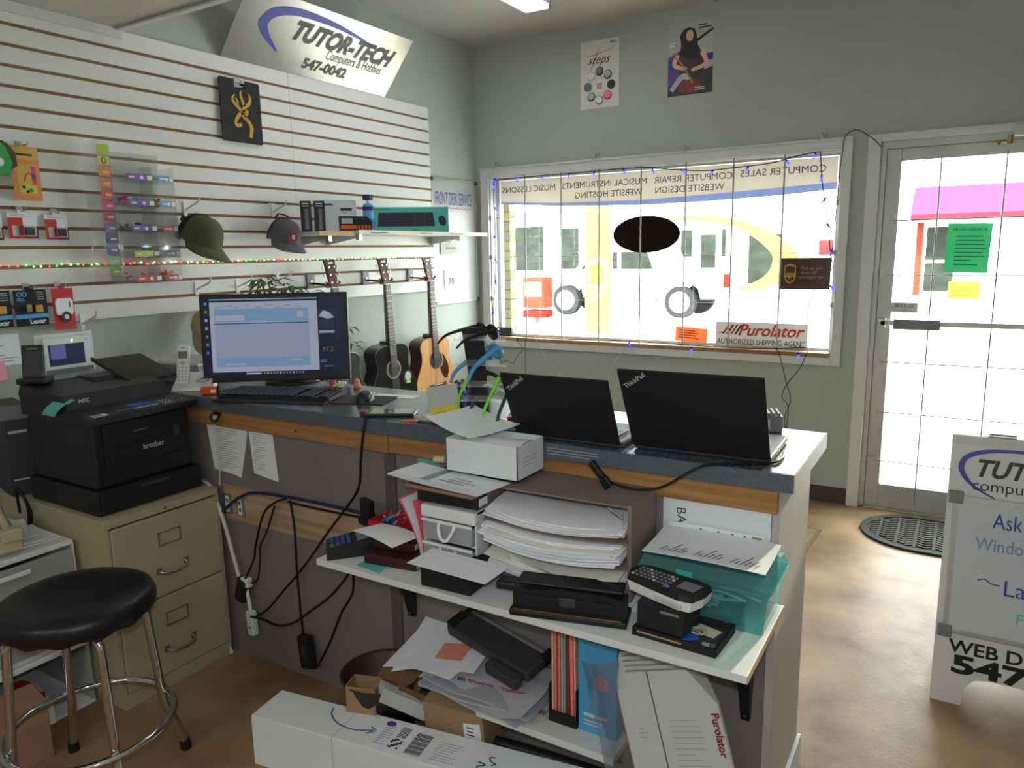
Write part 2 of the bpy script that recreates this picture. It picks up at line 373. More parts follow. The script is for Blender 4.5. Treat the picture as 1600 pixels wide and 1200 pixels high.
# ================================================================== THE ROOM
X1, YB, H = 5.2, -8.0, 3.045
S('floor', B().box(0, X1, YB, 0.2, -0.1, 0, 'vinyl_floor'))
S('ceiling', B().box(-0.1, X1 + .1, -2.743, 0.2, H, H + .1, 'ceiling_white'))
S('ceiling_soffit', B().box(0, X1, YB, -2.743, 2.541, H + .1, 'soffit_white'))
S('wall_left', B().box(-0.12, 0, YB, 0.2, -0.1, H + .1, 'wall_paint'))
S('wall_right', B().box(X1, X1 + .12, YB, 0.2, -0.1, H + .1, 'wall_paint'))
S('wall_back', B().box(-0.12, X1 + .12, YB - .12, YB, -0.1, H + .1, 'wall_paint'))
b = B(); W = 'wall_paint'
b.box(0, 0.11, 0, 0.2, 0, H, W).box(0.11, 2.55, 0, 0.2, 0, 0.93, W).box(0.11, 2.55, 0, 0.2, 2.125, H, W).box(2.55, 2.75, 0, 0.2, 0, H, W)
b.box(2.75, 3.71, 0, 0.2, 2.14, H, W).box(3.71, X1, 0, 0.2, 0, H, W)
S('wall_front', b)
S('trim_1', B().box(0, .03, -8, -2.745, 2.50, 2.54, 'trim_white'))                                   # strip where soffit meets slat boards
S('trim_2', B().box(0.0, X1, -2.775, -2.74, 2.53, 2.5405, 'trim_white', .003))                        # lip along the soffit edge
S('baseboard_front', B().box(0, 2.68, -.012, -.0005, 0, .10, 'baseboard_brown', .003))
S('baseboard_left', B().box(.0005, .012, -8, -.012, 0, .10, 'baseboard_brown', .003))
# window
win = bpy.data.objects.new('window_1', None); COL.objects.link(win); win['kind'] = 'structure'
b = B(); t = 'trim_white'
b.box(.047, .115, -.022, -.0005, .857, 2.182, t, .004).box(2.545, 2.60, -.022, -.0005, .857, 2.182, t, .004)
b.box(.115, 2.545, -.022, -.0005, 2.115, 2.182, t, .004).box(.115, 2.545, -.022, -.0005, .857, .905, t, .004)
b.box(.047, 2.60, -.03, -.022, 2.168, 2.182, t, .002)
b.box(.11, .125, 0, .14, .93, 2.125, t).box(2.535, 2.55, 0, .14, .93, 2.125, t).box(.125, 2.535, 0, .14, 2.11, 2.125, t)
S('window_frame', b, win)
b = B(); b.box(.125, 2.535, -.02, .14, .906, .932, 'sill_wood', .003); S('window_sill', b, win)
b = B(); b.box(.125, .15, .085, .115, .932, 2.11, t).box(2.515, 2.535, .085, .115, .932, 2.11, t).box(.15, 2.515, .085, .115, .932, .95, t).box(.15, 2.515, .085, .115, 2.095, 2.11, t)
S('sash', b, win)
S('pane', B().box(.15, 2.515, .098, .102, .95, 2.095, 'window_glass'), win)
# security grid in front of the window
g = T('security_grid', 'thin grey metal bar grid across the shop window', 'window bars', (.115, -.006, .93))
for i, x in enumerate([.423, .719, 1.014, 1.317, 1.622, 1.925, 2.228]):
    P('bar', B().cyl((x - .115, 0, 0.0), (x - .115, 0, 1.185), .0055, 'bar_grey', n=8), g)
for z in (1.82, 1.532, 1.222):
    P('cross_wire', B().cyl((.0, .007, z - .93), (2.43, .007, z - .93), .0022, 'bar_grey', n=6).box(-.02, .02, -.006, .012, z - .945, z - .915, 'bar_grey').box(2.41, 2.45, -.006, .012, z - .945, z - .915, 'bar_grey'), g)
# door and its frame
b = B()
b.box(2.679, 2.745, -.022, -.0005, 0, 2.182, t, .004).box(2.745, X1 - .4, -.022, -.0005, 2.14, 2.182, t, .004).box(3.715, 3.78, -.022, -.0005, 0, 2.14, t, .004)
S('trim_3', b)
b = B(); b.box(2.751, 2.775, .0, .12, 0, 2.139, 'aluminium').box(3.685, 3.709, .0, .12, 0, 2.139, 'aluminium').box(2.775, 3.685, .0, .12, 2.10, 2.139, 'aluminium').box(2.751, 3.709, .0, .12, 0, .012, 'aluminium')
b.box(2.775, 2.782, .07, .10, .012, 2.10, 'aluminium').box(2.775, 3.685, .07, .10, 2.088, 2.10, 'aluminium'); S('door_frame', b)
door = bpy.data.objects.new('door_1', None); COL.objects.link(door); door['kind'] = 'structure'
b = B(); a = 'aluminium'
b.box(2.7755, 2.852, .015, .06, .0125, 2.0995, a, .003).box(3.61, 3.6845, .015, .06, .0125, 2.0995, a, .003).box(2.852, 3.61, .015, .06, 2.03, 2.0995, a, .003).box(2.852, 3.61, .015, .06, .0125, .155, a, .003)
S('door_leaf', b, door)
S('door_pane', B().box(2.852, 3.61, .036, .04, .155, 2.03, 'window_glass'), door)
b = B(); b.box(2.80, 3.66, -.02, -.008, 1.112, 1.142, 'aluminium', .004).box(2.79, 2.83, -.02, .015, 1.10, 1.155, 'aluminium', .004).box(3.64, 3.68, -.02, .015, 1.10, 1.155, 'aluminium', .004)
b.box(2.87, 3.105, -.026, -.02, 1.092, 1.150, 'mid_grey', .002)
S('push_bar', b, door)
b = B()
for z in (1.704, 1.399, .897, .598, .301): b.cyl((2.80, .0, z), (3.67, .0, z), .004, 'bar_grey', n=6).box(2.79, 2.815, -.006, .015, z - .018, z + .018, 'aluminium')
for x in (3.046, 3.346): b.cyl((x, .006, .05), (x, .006, 2.045), .0045, 'bar_grey', n=6)
S('door_bars', b, door)
c = T('door_closer', 'brass and grey door closer arm above the glass door', 'door closer', (3.33, -.012, 2.09))
P('closer_body', B().box(.03, .30, -.05, .0, .02, .075, 'aluminium', .006), c)
P('closer_arm', B().box(-.05, .04, -.028, -.02, -.012, .0, 'brass', .002).cyl((-.03, -.024, -.016), (-.03, -.024, .006), .01, 'brass').cyl((.02, -.024, -.016), (.02, -.024, .03), .012, 'brass'), c)

# lamps: two unseen ceiling panels added behind the viewer for fill, one small spot fitting by the window wall
for i, (x, y) in enumerate([(1.5, -6.3), (3.6, -6.3)]):
    c = T('ceiling_light', 'added rectangular fill light, out of view, in the low soffit, ' + ['over the cabinet side', 'over the door side'][i], 'ceiling light', (x, y, 2.541))
    P('light_frame', B().box(-.62, .62, -.33, .33, -.02, -.0005, 'trim_white', .004), c)
    P('diffuser', B().box(-.58, .58, -.29, .29, -.024, -.019, 'fill_glow'), c)
c = T('ceiling_light', 'long white fluorescent fitting on the high ceiling, its end just in view', 'ceiling light', (.91, -1.33, 3.0445))
P('light_housing', B().box(-.09, .09, -.66, .66, -.05, -.0005, 'white_plastic', .006).box(-.085, .085, -.68, -.655, -.075, -.0005, 'steel', .004).box(-.085, .085, .655, .68, -.075, -.0005, 'steel', .004), c)
P('diffuser', B().box(-.075, .075, -.65, .65, -.072, -.0505, 'tube_glow', .008), c)

# ================================================================== THE STREET
mat('asphalt', '#a4a4a2', 0.9, var=.06, vscale=2); mat('concrete', '#bcbcba', 0.9, var=.05, vscale=3)
S('street', B().box(-60, 60, 3.2, 60, -.35, -.17, 'asphalt'))
S('sidewalk', B().box(-60, 60, .2, 3.2, -.35, -.03, 'concrete'))
brickmat('beige_brick', '#7e7452', '#6c6446', '#4c4834', 1.0, .16, .075, rot=True)
S('brick_pillar', B().box(-.45, .155, .215, .30, -.03, 3.3, 'beige_brick'))
ONE('downpipe', B().cyl((0, 0, 0), (0, 0, 3.1), .02, 'dark_grey', n=10), 'dark downpipe beside the beige brick pillar outside', 'pipe', (.075, .205, -.03))
# opposite building
mat('stucco', '#d6d6d2', .9, var=.03, vscale=1); mat('dark_glass', '#0c0f0c', .5, col2='#1c221a', vscale=2.5, detail=8, spec=.1); mat('tyre', '#1c1c1c', .9, spec=.1); mat('far_orange', '#642418', 1.0, spec=0); mat('far_red', '#641410', 1.0, spec=0); mat('awning_pink', '#3c2236', 1.0, spec=0); mat('awning_red', '#451820', 1.0, spec=0); mat('door_red', '#5a2418', 1.0, var=.15, vscale=20, spec=0)
bld = T('shop_building', 'white stucco shop building on the far side of the street', 'building', (-8, 20.5, -.17))
P('facade', B().box(-14, 9.4, 0, 3, 0, 5.0, 'stucco').box(-14, 9.4, -.25, 0, 3.25, 3.5, 'stucco').box(-14, 9.4, -.06, 0, 0, .35, 'concrete'), bld)
for x0, x1, z0, z1 in [(-12.3, -10.7, .85, 2.5), (-9.9, -9.2, .9, 2.4), (-5.3, -4.9, 1.3, 2.2), (-3.9, -3.75, 1.3, 2.2), (-3.0, -2.0, .4, 2.0)]:
    f = P('window', B().box(x0 + 8 - .12, x1 + 8 + .12, -.05, -.005, z0 + .17 - .12, z1 + .17 + .12, 'white_plastic').box(x0 + 8, x1 + 8, -.056, -.05, z0 + .17, z1 + .17, 'dark_glass'), bld)
f = P('entrance', B().box(-4.6 + 8, -4.1 + 8, -.05, -.005, .3, 2.2, 'dark_glass'), bld)
bd2 = T('brick_shop', 'brick and glass shopfront across the street behind the door', 'building', (3.6, 19.9, -.17))
P('shop_wall', B().box(-2.0, 12, .0, .6, 0, 4.2, 'stucco').box(-1.72, -1.55, -.1, 0, .3, 2.35, 'door_red'), bd2)
P('shop_door', B().box(-1.5, -.7, -.06, .0, .3, 2.28, 'white_plastic').box(-1.46, -.74, -.07, -.06, 1.3, 2.22, 'dark_glass').box(-1.46, -.74, -.07, -.06, .42, 1.22, 'dark_glass'), bd2)
b = B(); v = [(-1.85, 0, 3.35), (12, 0, 3.35), (12, -1.1, 2.55), (-1.85, -1.1, 2.55), (-1.85, 0, 2.35), (12, 0, 2.35), (12, -1.1, 2.42), (-1.85, -1.1, 2.42)]
b.add(v, [(0, 3, 2, 1)], 'awning_pink').add(v, [(3, 7, 6, 2), (0, 4, 7, 3), (1, 2, 6, 5)], 'awning_red'); P('awning', b, bd2, 'long pink fabric awning')
# parked pickup
trk = T('pickup_truck', 'white pickup truck parked across the street, side on', 'truck', (-4.6, 13.6, -.17))
mat('car_white', '#e6e6e6', .25, coat=.6)
def profile(pts, y0, y1, m, bev=None): return B().prism(pts, y0, y1, m)
body = [(-2.7, .45), (-2.72, .95), (-2.6, 1.08), (-1.45, 1.2), (-1.4, 1.2), (-.75, 1.74), (-.55, 1.8), (.75, 1.8), (.98, 1.72), (1.15, 1.22), (2.75, 1.22), (2.8, 1.15), (2.8, .6), (2.72, .5), (2.15, .5), (2.08, .75), (1.85, .92), (1.35, .92), (1.12, .75), (1.05, .5), (-1.1, .5), (-1.15, .75), (-1.4, .92), (-1.9, .92), (-2.1, .75), (-2.15, .45)]
P('body', B().prism(body, 0, 1.85, 'car_white'), trk)
P('side_window', B().prism([(-1.2, 1.24), (-.68, 1.66), (-.1, 1.70), (-.1, 1.24)], -.012, .005, 'dark_glass').prism([(0, 1.24), (0, 1.70), (.72, 1.68), (.9, 1.24)], -.012, .005, 'dark_glass'), trk)
P('sill_step', B().box(-1.0, 1.0, -.05, .04, .42, .5, 'dark_grey'), trk)
P('tail_light', B().box(2.70, 2.83, -.01, .12, .78, 1.12, 'far_red'), trk)
for x in (-1.65, 1.6):
    wl = P('wheel', B().cyl((x, .02, .40), (x, .26, .40), .40, 'tyre', n=28), trk)
    hb = B().cyl((x, .0, .40), (x, .03, .40), .27, 'light_grey', n=24)
    for k in range(5): hb.ell(x + .15 * cos(k * 1.257 + .3), .40 + .15 * sin(k * 1.257 + .3), .05, .035, 'dark_grey', -.002, .002, n=10, rot=k * 1.257 + .3)
    P('hubcap', hb, wl)
    P('wheel', B().cyl((x, 1.6, .40), (x, 1.84, .40), .40, 'tyre', n=20), trk)
st = T('newspaper_box', 'orange red newspaper box on the pavement across the street', 'box', (-4.65, 9.0, -.17))
P('box_body', B().box(-.26, .26, 0, .4, .55, 1.2, 'far_orange', .02).box(-.2, .2, -.004, .01, .8, 1.1, 'peach').box(-.26, .26, 0, .4, .35, .5, 'far_red'), st); P('pedestal', B().box(-.06, .06, .14, .26, 0, .36, 'dark_grey').box(-.2, .2, 0, .4, 0, .03, 'dark_grey'), st)
# shrubs across the street seen dimly at the left window
for i, (x, y, h) in enumerate([(-15.5, 27, 6.6), (8.5, 30, 6.5)]):
    tr = T('street_tree', ['leafy tree beyond the far shop at the left of the window', 'tall tree beyond the brick shopfront'][i], 'tree', (x, y, -.17))
    P('trunk', B().cyl((0, 0, 0), (0, 0, h * .5), .15, 'stem_brown', r1=.09), tr)
    bb = B(); R = random.Random(i)
    for k in range(14): bb.sph((R.uniform(-1, 1), R.uniform(-.8, .8), h * .45 + R.uniform(0, h * .45)), R.uniform(.5, .9), 'leaf_green', 8)
    P('crown', bb, tr)

# ------------------------------------------------------------------ on the glass
filmmat('film_cream', '#ebe4d8', .185); filmmat('film_blue', '#a9b5d6', .25); filmmat('film_pale_cream', '#f8e8b8', .40); filmmat('film_yellow', '#f4ec90', .46); filmmat('film_orange', '#f4a070', .27); filmmat('film_grey', '#bdbdb6', .12)
filmmat('film_green', '#62c89a', .22); filmmat('film_pink', '#f8a0a4', .3); filmmat('film_white', '#d9d6d2', .14); filmmat('film_dark', '#241d1b', .0); filmmat('film_brown', '#5a4640', .06)
bn = T('window_banner', 'cream window film with mirrored service names along the top of the shop window', 'window lettering', (0, .092, 0))
xs = [.152, .635, 1.273, 1.714, 2.193, 2.512]; zt_ = [1.940, 1.912, 1.901, 1.913, 1.930, 1.943]; zb_ = [1.925, 1.890, 1.867, 1.869, 1.883, 1.903]
b = B(); b.prism([(xs[0], 2.093), (xs[-1], 2.093)] + [(xs[i], zt_[i]) for i in range(5, -1, -1)], .003, .0045, 'film_cream'); P('film', b, bn)
b = B(); b.prism([(xs[i], zt_[i]) for i in range(6)] + [(xs[i], zb_[i]) for i in range(5, -1, -1)], .003, .0045, 'film_blue'); P('blue_stripe', b, bn)
b = B()
for s_, x0, x1, z in [('MUSIC LESSONS', .173, .620, 2.022), ('MUSICAL INSTRUMENTS', .677, 1.317, 2.024), ('COMPUTER REPAIR', 1.371, 1.894, 2.022), ('COMPUTER SALES', 1.942, 2.446, 2.026), ('WEBSITE HOSTING', .779, 1.286, 1.954), ('WEBSITE DESIGN', 1.377, 1.840, 1.956)]:
    P('lettering', B().txt(s_, (x0 + x1) / 2, z, .060, 'dark_grey', y=.002, mirror=True, width=x1 - x0), bn)
b = B()
o = [(1.10, 1.70), (1.25, 1.755), (1.456, 1.777), (1.716, 1.779), (1.924, 1.747), (2.125, 1.673), (2.263, 1.572), (2.311, 1.50), (2.289, 1.435), (2.234, 1.368), (2.101, 1.307), (1.97, 1.295)]
i_ = [(1.95, 1.312), (2.059, 1.355), (2.136, 1.415), (2.160, 1.495), (2.130, 1.555), (2.008, 1.653), (1.885, 1.712), (1.632, 1.752), (1.456, 1.756), (1.27, 1.738)]
i_ = i_[::-1]
oo = smooth_pts([(p[0], 0, p[1]) for p in o], 4); ii = smooth_pts([(p[0], 0, p[1]) for p in i_], 4)
N = 40
def samp(L, t):
    k = t * (len(L) - 1); a = min(int(k), len(L) - 2); return L[a].lerp(L[a + 1], k - a)
for k in range(N):
    a0, a1, c0, c1 = samp(oo, k / N), samp(oo, (k + 1) / N), samp(ii, k / N), samp(ii, (k + 1) / N)
    b.prism([(a0.x, a0.z), (a1.x, a1.z), (c1.x, c1.z), (c0.x, c0.z)], .003, .0045, 'film_pale_cream')
ONE('swoosh_decal', b, 'pale cream swoosh arc decal on the shop window glass', 'decal', (0, .09, 0))
ONE('oval_sign', B().ell(0, 0, .239, .124, 'film_dark', -.006, .012, n=48), 'black oval sign hanging in the middle of the shop window', 'sign', (1.321, .083, 1.671))
u = T('parcel_sign', 'dark brown parcel drop-off sign with gold shield in the window', 'sign', (2.355, .083, 1.405))
P('sign_board', B().box(-.15, .15, -.002, .004, -.098, .098, 'film_brown').box(-.15, .15, -.0025, .0, .092, .098, 'gold'), u)
b = B(); sh = [(-.118, .05), (-.085, .062), (-.05, .05), (-.05, -.02), (-.06, -.045), (-.085, -.062), (-.108, -.045), (-.118, -.02)]
b.prism(sh, -.004, -.003, 'gold'); b.prism([(-.084 + (x + .084) * .82, z * .84 - .002) for x, z in sh], -.0045, -.004, 'film_brown'); b.txt('ups', -.084, -.004, .052, 'gold', y=-.005, bold=.02); P('shield', b, u)
b = B()
for i, s_ in enumerate(['Pick up and', 'drop-off', 'packages here']): b.txt(s_, .045 + [-.005, -.022, .005][i], .034 - i * .027, .027, 'khaki_cloth', y=-.003)
P('lettering', b, u)
u = T('courier_sign', 'white shipping agent sign with red italic lettering low in the window', 'sign', (2.105, .083, 1.015))
P('sign_board', B().box(-.287, .287, -.002, .004, -.08, .08, 'film_white'), u)
b = B().txt('Purolator', .055, .026, .105, 'red', y=-.003, bold=.02, shear=.35, width=.41); P('lettering', b.txt('AUTHORIZED SHIPPING AGENT', 0, -.050, .050, 'navy', y=-.003, bold=.006, width=.55), u)
b = B()
for k, (m_) in enumerate(['red', 'navy', 'red', 'navy']): b.prism([(-.245 + k * .026, -.002), (-.230 + k * .026, -.002), (-.19 + k * .026, .062), (-.205 + k * .026, .062)], -.0032, -.0026, m_)
b.prism([(-.275, .005), (-.235, .005), (-.225, .018)], -.0032, -.0026, 'navy'); P('stripes', b, u)
b = B().rect(-.115, .105, -.05, .05, 'film_orange', 0, .0012).lines(-.09, .08, -.03, .035, 4, 'awning_red', -.0006, 3, .35)
ONE('orange_notice', b, 'orange paper notice taped low on the shop window', 'notice', (1.655, .09, .997), ry=3)
b = B().rect(-.04, .042, -.045, .045, 'film_pink', 0, .0012).lines(-.03, .03, -.03, .035, 5, 'film_white', -.0006, 4, .3)
ONE('pink_notice', b, 'small pink notice on the glass above the brown parcel sign', 'notice', (2.468, .09, 1.562))
ONE('window_device', B().box(-.066, .066, -.02, .02, -.032, .032, 'dark_grey', .004).sph((-.05, -.022, .018), .004, 'bulb_white', 8), 'small dark box with a tiny light at the lower left of the window', 'electronics', (.196, .06, .965))
fl = T('yellow_banner', 'pale yellow vertical banner with white marks outside the window', 'banner', (.86, .30, .05))
P('banner_cloth', B().rect(-.10, .10, .9, 1.92, 'film_yellow', 0, .004), fl)
b = B().rect(-.075, .08, 1.24, 1.45, 'film_white', -.002, .0015).rect(-.055, .05, 1.27, 1.42, 'film_yellow', -.003, .0008).txt('TE', .0, 1.17, .12, 'film_white', y=-.003, mirror=True, bold=.03); P('lettering', b, fl)
P('pole', B().cyl((.11, .01, -.07), (.11, .01, 1.98), .008, 'light_grey', n=8).box(-.15, .2, -.12, .12, -.08, -.06, 'dark_grey'), fl)
# door notices
b = B().rect(-.104, .104, -.133, .133, 'film_green', 0, .0012).txt('BUSINESS HOURS', 0, .10, .02, 'ink', y=-.0006, mirror=True, bold=.01, width=.16).lines(-.06, .09, -.10, .075, 8, 'dark_green', -.0006, 5, .25)
ONE('hours_notice', b, 'green paper notice of business hours on the door glass', 'notice', (3.203, .033, 1.545), ry=1.5)
ONE('yellow_notice', B().rect(-.076, .076, -.048, .048, 'film_yellow', 0, .0012).lines(-.065, .06, -.035, .03, 3, 'film_pale_cream', -.0006, 6, .3), 'pale yellow notice below the green one on the door', 'notice', (3.202, .033, 1.315))
b = B().rect(-.068, .068, -.029, .029, 'film_grey', 0, .0012).txt('ALARM', 0, .008, .03, 'mid_grey', y=-.0006, mirror=True, bold=.02).txt('A.T.E.L.', .01, -.015, .018, 'mid_grey', y=-.0006, mirror=True, bold=.02)
ONE('alarm_sticker', b, 'small grey alarm sticker on the door glass above the push bar', 'sticker', (2.917, .033, 1.214))
b = B()
for k, (x, s_) in enumerate([(-.0, 'WE CAN NOW FIX'), (.0, 'YOUR'), (.0, 'PHONES, TABLETS')]): b.txt(s_, x, .03 - k * .024, .016, 'light_grey', y=0, mirror=True)
ONE('door_lettering', b, 'faint mirrored lettering on the door glass above the alarm sticker', 'window lettering', (2.935, .034, 1.305))
# light strings
def bulbs_string(name, label, pts, bulbs, rb=.0032):
    r = T(name, label, 'string lights', pts[0]); o = Vector(pts[0])
    P('wire', B().tube([Vector(p) - o for p in pts], rb, 'cord_black', n=6), r)
    proto = None
    for p in bulbs:
        q = Vector(p) - o
        if proto is None: proto = P('bulb', B().cyl((0, 0, 0), (0, 0, -.014), .0055, 'cord_black', n=8).cyl((0, 0, -.014), (0, 0, -.040), .008, 'bulb_blue', r1=.003, n=8), r); proto.location = q; continue
        k = proto.copy(); COL.objects.link(k); k.parent = r; k.location = q; k.rotation_euler = (random.uniform(-.5, .5), random.uniform(-.9, .9), 0)
random.seed(4)
bulbs_string('light_string', 'blue bulb light string along the top of the window', [(.16, -.012, 2.095), (.476, -.014, 2.100), (.834, -.014, 2.102), (1.306, -.014, 2.103), (1.482, -.014, 2.082), (1.736, -.014, 2.053), (1.937, -.014, 2.058), (2.129, -.014, 2.067), (2.221, -.014, 2.082), (2.311, -.014, 2.101), (2.427, -.014, 2.113)],
    [(x, -.014, z) for x, z in [(.176, 2.105), (.352, 2.10), (.565, 2.10), (.785, 2.10), (.981, 2.10), (1.192, 2.10), (1.395, 2.09), (1.595, 2.07), (1.802, 2.052), (2.016, 2.06), (2.233, 2.084), (2.40, 2.11)]])
bulbs_string('light_string', 'blue bulb light string hanging down beside the parcel sign', [(2.427, -.016, 2.113), (2.448, -.016, 1.920), (2.491, -.016, 1.698), (2.511, -.016, 1.530), (2.523, -.016, 1.436), (2.430, -.016, 1.303), (2.401, -.016, 1.140), (2.449, -.016, 1.130)],
    [(2.44, -.016, 1.98), (2.47, -.016, 1.85), (2.48, -.016, 1.70), (2.52, -.016, 1.55), (2.52, -.016, 1.34)])
bulbs_string('light_string', 'blue bulb light string down the left edge of the window', [(.164, -.012, 2.088), (.160, -.012, 1.917), (.166, -.012, 1.730), (.158, -.012, 1.397), (.132, -.012, 1.057), (.175, -.012, .950)],
    [(.164, -.012, 2.07), (.16, -.012, 1.90), (.16, -.012, 1.69), (.16, -.012, 1.52), (.16, -.012, 1.36), (.14, -.012, 1.12), (.17, -.012, .97)])
bulbs_string('light_string', 'blue bulb light string lying along the window sill', [(.175, -.008, .95), (.6, -.02, .938), (1.2, -.02, .945), (1.6, -.02, .942), (1.82, -.02, .938), (2.1, -.02, .94), (2.4, -.016, .96)], [(1.69, -.022, .93), (2.36, -.022, .93), (1.25, -.022, .945)])
# cables hanging from the sill
cord('hanging_cable', [(.426, -.03, .63), (.422, -.03, .75), (.420, -.026, .91), (.40, -.02, .945)], .0022, 'cord_black', 'black cord hanging straight down from the window sill')
cord('hanging_cable', [(.14, -.03, .93), (.16, -.028, .84), (.207, -.028, .737), (.25, -.028, .75), (.31, -.028, .735), (.34, -.028, .78), (.402, -.028, .851), (.36, -.028, .90), (.353, -.026, .94)], .0022, 'cord_black', 'black cord hanging in a loop under the left of the window')
cord('hanging_cable', [(.50, -.026, .943), (.55, -.028, .86), (.598, -.028, .79), (.68, -.028, .71), (.80, -.03, .60)], .0028, 'cord_white', 'pale cord slanting down the wall from the window sill')
cord('hanging_cable', [(1.249, -.026, .935), (1.2, -.028, .86), (1.145, -.028, .80), (1.10, -.03, .68)], .0028, 'cord_white', 'pale cord hanging behind the two laptops')
cord('hanging_cable', [(2.239, -.027, .947), (2.27, -.028, .848), (2.298, -.028, .741), (2.33, -.028, .629), (2.30, -.03, .50), (2.35, -.05, .30)], .0025, 'cord_black', 'black cord dropping from the window corner near the door', 'cord')
cord('hanging_cable', [(2.416, -.027, .944), (2.377, -.028, .835), (2.306, -.031, .730), (2.279, -.031, .646), (2.32, -.03, .567), (2.30, -.05, .3)], .0025, 'cord_black', 'black cord crossing its twin below the right window corner')
cord('alarm_cable', [(2.52, -.026, 1.45), (2.535, -.026, 1.9), (2.547, -.03, 2.10), (2.552, -.032, 2.156), (2.568, -.034, 2.195), (2.618, -.028, 2.215), (2.70, -.026, 2.16), (2.749, -.026, 2.11)], .0025, 'cord_black', 'black cord looping over the gap between window and door')
# wall hooks over the window
hk = None
for x, z, lb in [(.191, 2.215, 'leftmost of the four screw hooks above the window'), (.994, 2.213, 'screw hook above the window, second from the corner'), (1.618, 2.213, 'screw hook above the window, third from the corner'), (2.429, 2.213, 'screw hook above the window nearest the door')]:
    if hk is None:
        hk = T('wall_hook', lb, 'hook', (x, -.0005, z), group='screw hooks above the window')
        P('hook_wire', B().tube([(0, 0, 0), (0, -.03, .0), (.010, -.05, -.016), (0, -.045, -.038), (-.010, -.028, -.028)], .0042, 'steel', n=6).cyl((0, 0, 0), (0, -.005, 0), .020, 'steel', n=14), hk)
    else: dup(hk, (x, -.0005, z), label=lb)
# posters
ps = T('steps_poster', 'pale poster with script word and ring of round pictures', 'poster', (1.012, -.0008, 2.728))
b = B().rect(-.14, .14, -.215, .215, 'paper_warm', -.001, .0008)
P('sheet', b, ps)
b = B(); b.ribbon([(-.11, .13), (-.06, .12), (.02, .135), (.10, .15)], [.001, .003, .003, .001], 'ink', -.0022); b.ribbon([(.0, .17), (-.03, .10), (-.06, .04), (-.075, .015)], [.001, .005, .003, .001], 'ink', -.0022)
b.txt('steps', -.01, .09, .075, 'ink', y=-.0022, shear=.5); b.txt('RICO', .10, .19, .02, 'ink', y=-.0022, bold=.03); P('lettering', b, ps)
b = B(); R = random.Random(3)
for k in range(8):
    a = k * pi / 4 + pi / 2; m1 = ['ink', 'dark_grey', 'dark_grey', 'red', 'mid_grey', 'olive_cloth', 'mid_grey', 'light_grey'][k]
    cx, cz = .085 * cos(-a + pi) * 1.0, -.075 + .092 * sin(a)
    b.ell(cx, cz, .03, .03, m1, -.0022).ell(cx - .003, cz + .004, .024, .022, ['mid_grey', 'light_grey', 'ink', 'pink', 'paper', 'light_grey', 'mid_grey', 'paper'][k], -.0028)
b.ell(0, -.075, .036, .036, 'paper', -.0022).rect(-.02, .02, -.095, -.055, 'salmon', -.0028); P('round_pictures', b, ps)
ps = T('guitarist_poster', 'poster of a long-haired person seated with a guitar', 'poster', (1.631, -.0008, 2.738))
P('sheet', B().rect(-.143, .143, -.213, .213, 'light_grey', -.001, .0008).prism([(-.143, .06), (.0, .09), (.0, -.15), (-.143, -.15)], -.0016, -.001, 'purple').prism([(-.143, .02), (-.05, .06), (.143, .05), (.143, .12), (.02, .12), (-.143, .10)], -.0018, -.0012, 'light_grey').prism([(-.143, -.213), (.143, -.213), (.143, -.06), (-.143, -.15)], -.0018, -.0012, 'dark_grey').prism([(.04, .09), (.143, .15), (.143, .165), (.02, .10)], -.002, -.0014, 'ink').prism([(-.143, -.06), (.143, -.02), (.143, .02), (-.143, .0)], -.002, -.0014, 'ink_blue'), ps)
b = B(); y = -.0024
b.prism([(-.02, -.0), (-.065, .04), (-.06, .09), (-.07, .14), (-.045, .175), (-.01, .185), (.025, .17), (.04, .13), (.045, .08), (.07, .03), (.03, -.01)], y, y + .0004, 'ink').ell(-.005, .135, .024, .033, 'peach', y - .0004, .0004)
b.prism([(-.07, .05), (.06, .055), (.085, -.02), (.09, -.09), (.05, -.12), (-.06, -.12), (-.09, -.04)], y + .0003, y + .0005, 'maroon')
b.ribbon([(-.08, .03), (-.10, -.03), (-.02, -.06)], [.03, .026, .02], 'peach', y - .0006).ribbon([(.075, .03), (.10, -.04), (.01, -.07)], [.03, .026, .02], 'peach', y - .0006)
b.ribbon([(-.12, -.18), (-.04, -.10), (.02, -.16), (.04, -.19)], [.03, .035, .03, .02], 'light_grey', y - .0007).ell(.0, -.165, .075, .042, 'dark_red', y - .0009, .0003).ribbon([(.02, -.15), (-.05, -.03), (-.1, .02)], [.012, .009, .007], 'kraft', y - .0012)
P('figure', b, ps); P('lettering', B().lines(.05, .13, .165, .195, 2, 'ink', -.0022, 8, .5).lines(-.135, -.09, .08, .11, 2, 'paper', -.0022, 9, .5).lines(.03, .12, -.195, -.17, 2, 'paper', -.0036, 9, .3), ps)

# ================================================================== THE SLAT WALL
ZT = 2.5337
def slat_panel(y0, y1, label):
    r = T('slat_board', label, 'wall panel', (0, (y0 + y1) / 2, ZT - 1.2192), 90)
    L = (y1 - y0) / 2
    P('backing', B().box(-L, L, -.012, -.0004, 0, 1.2192, 'groove_brown'), r)
    b = B()
    for k in range(16):
        zt = 1.2192 - k * .0762 - (.0068 if k else 0); zb = 1.2192 - (k + 1) * .0762 + (.0068 if k < 15 else 0)
        b.box(-L, L, -.019, -.0121, zb, zt, 'slat_white')
    P('slats', b, r); return r
slat_panel(-4.253, -1.8165, 'long white slatwall board with brown grooves, left of the seam')
slat_panel(-1.8145, -.59, 'shorter white slatwall board with brown grooves, next to the whiteboard')
XS = .0195
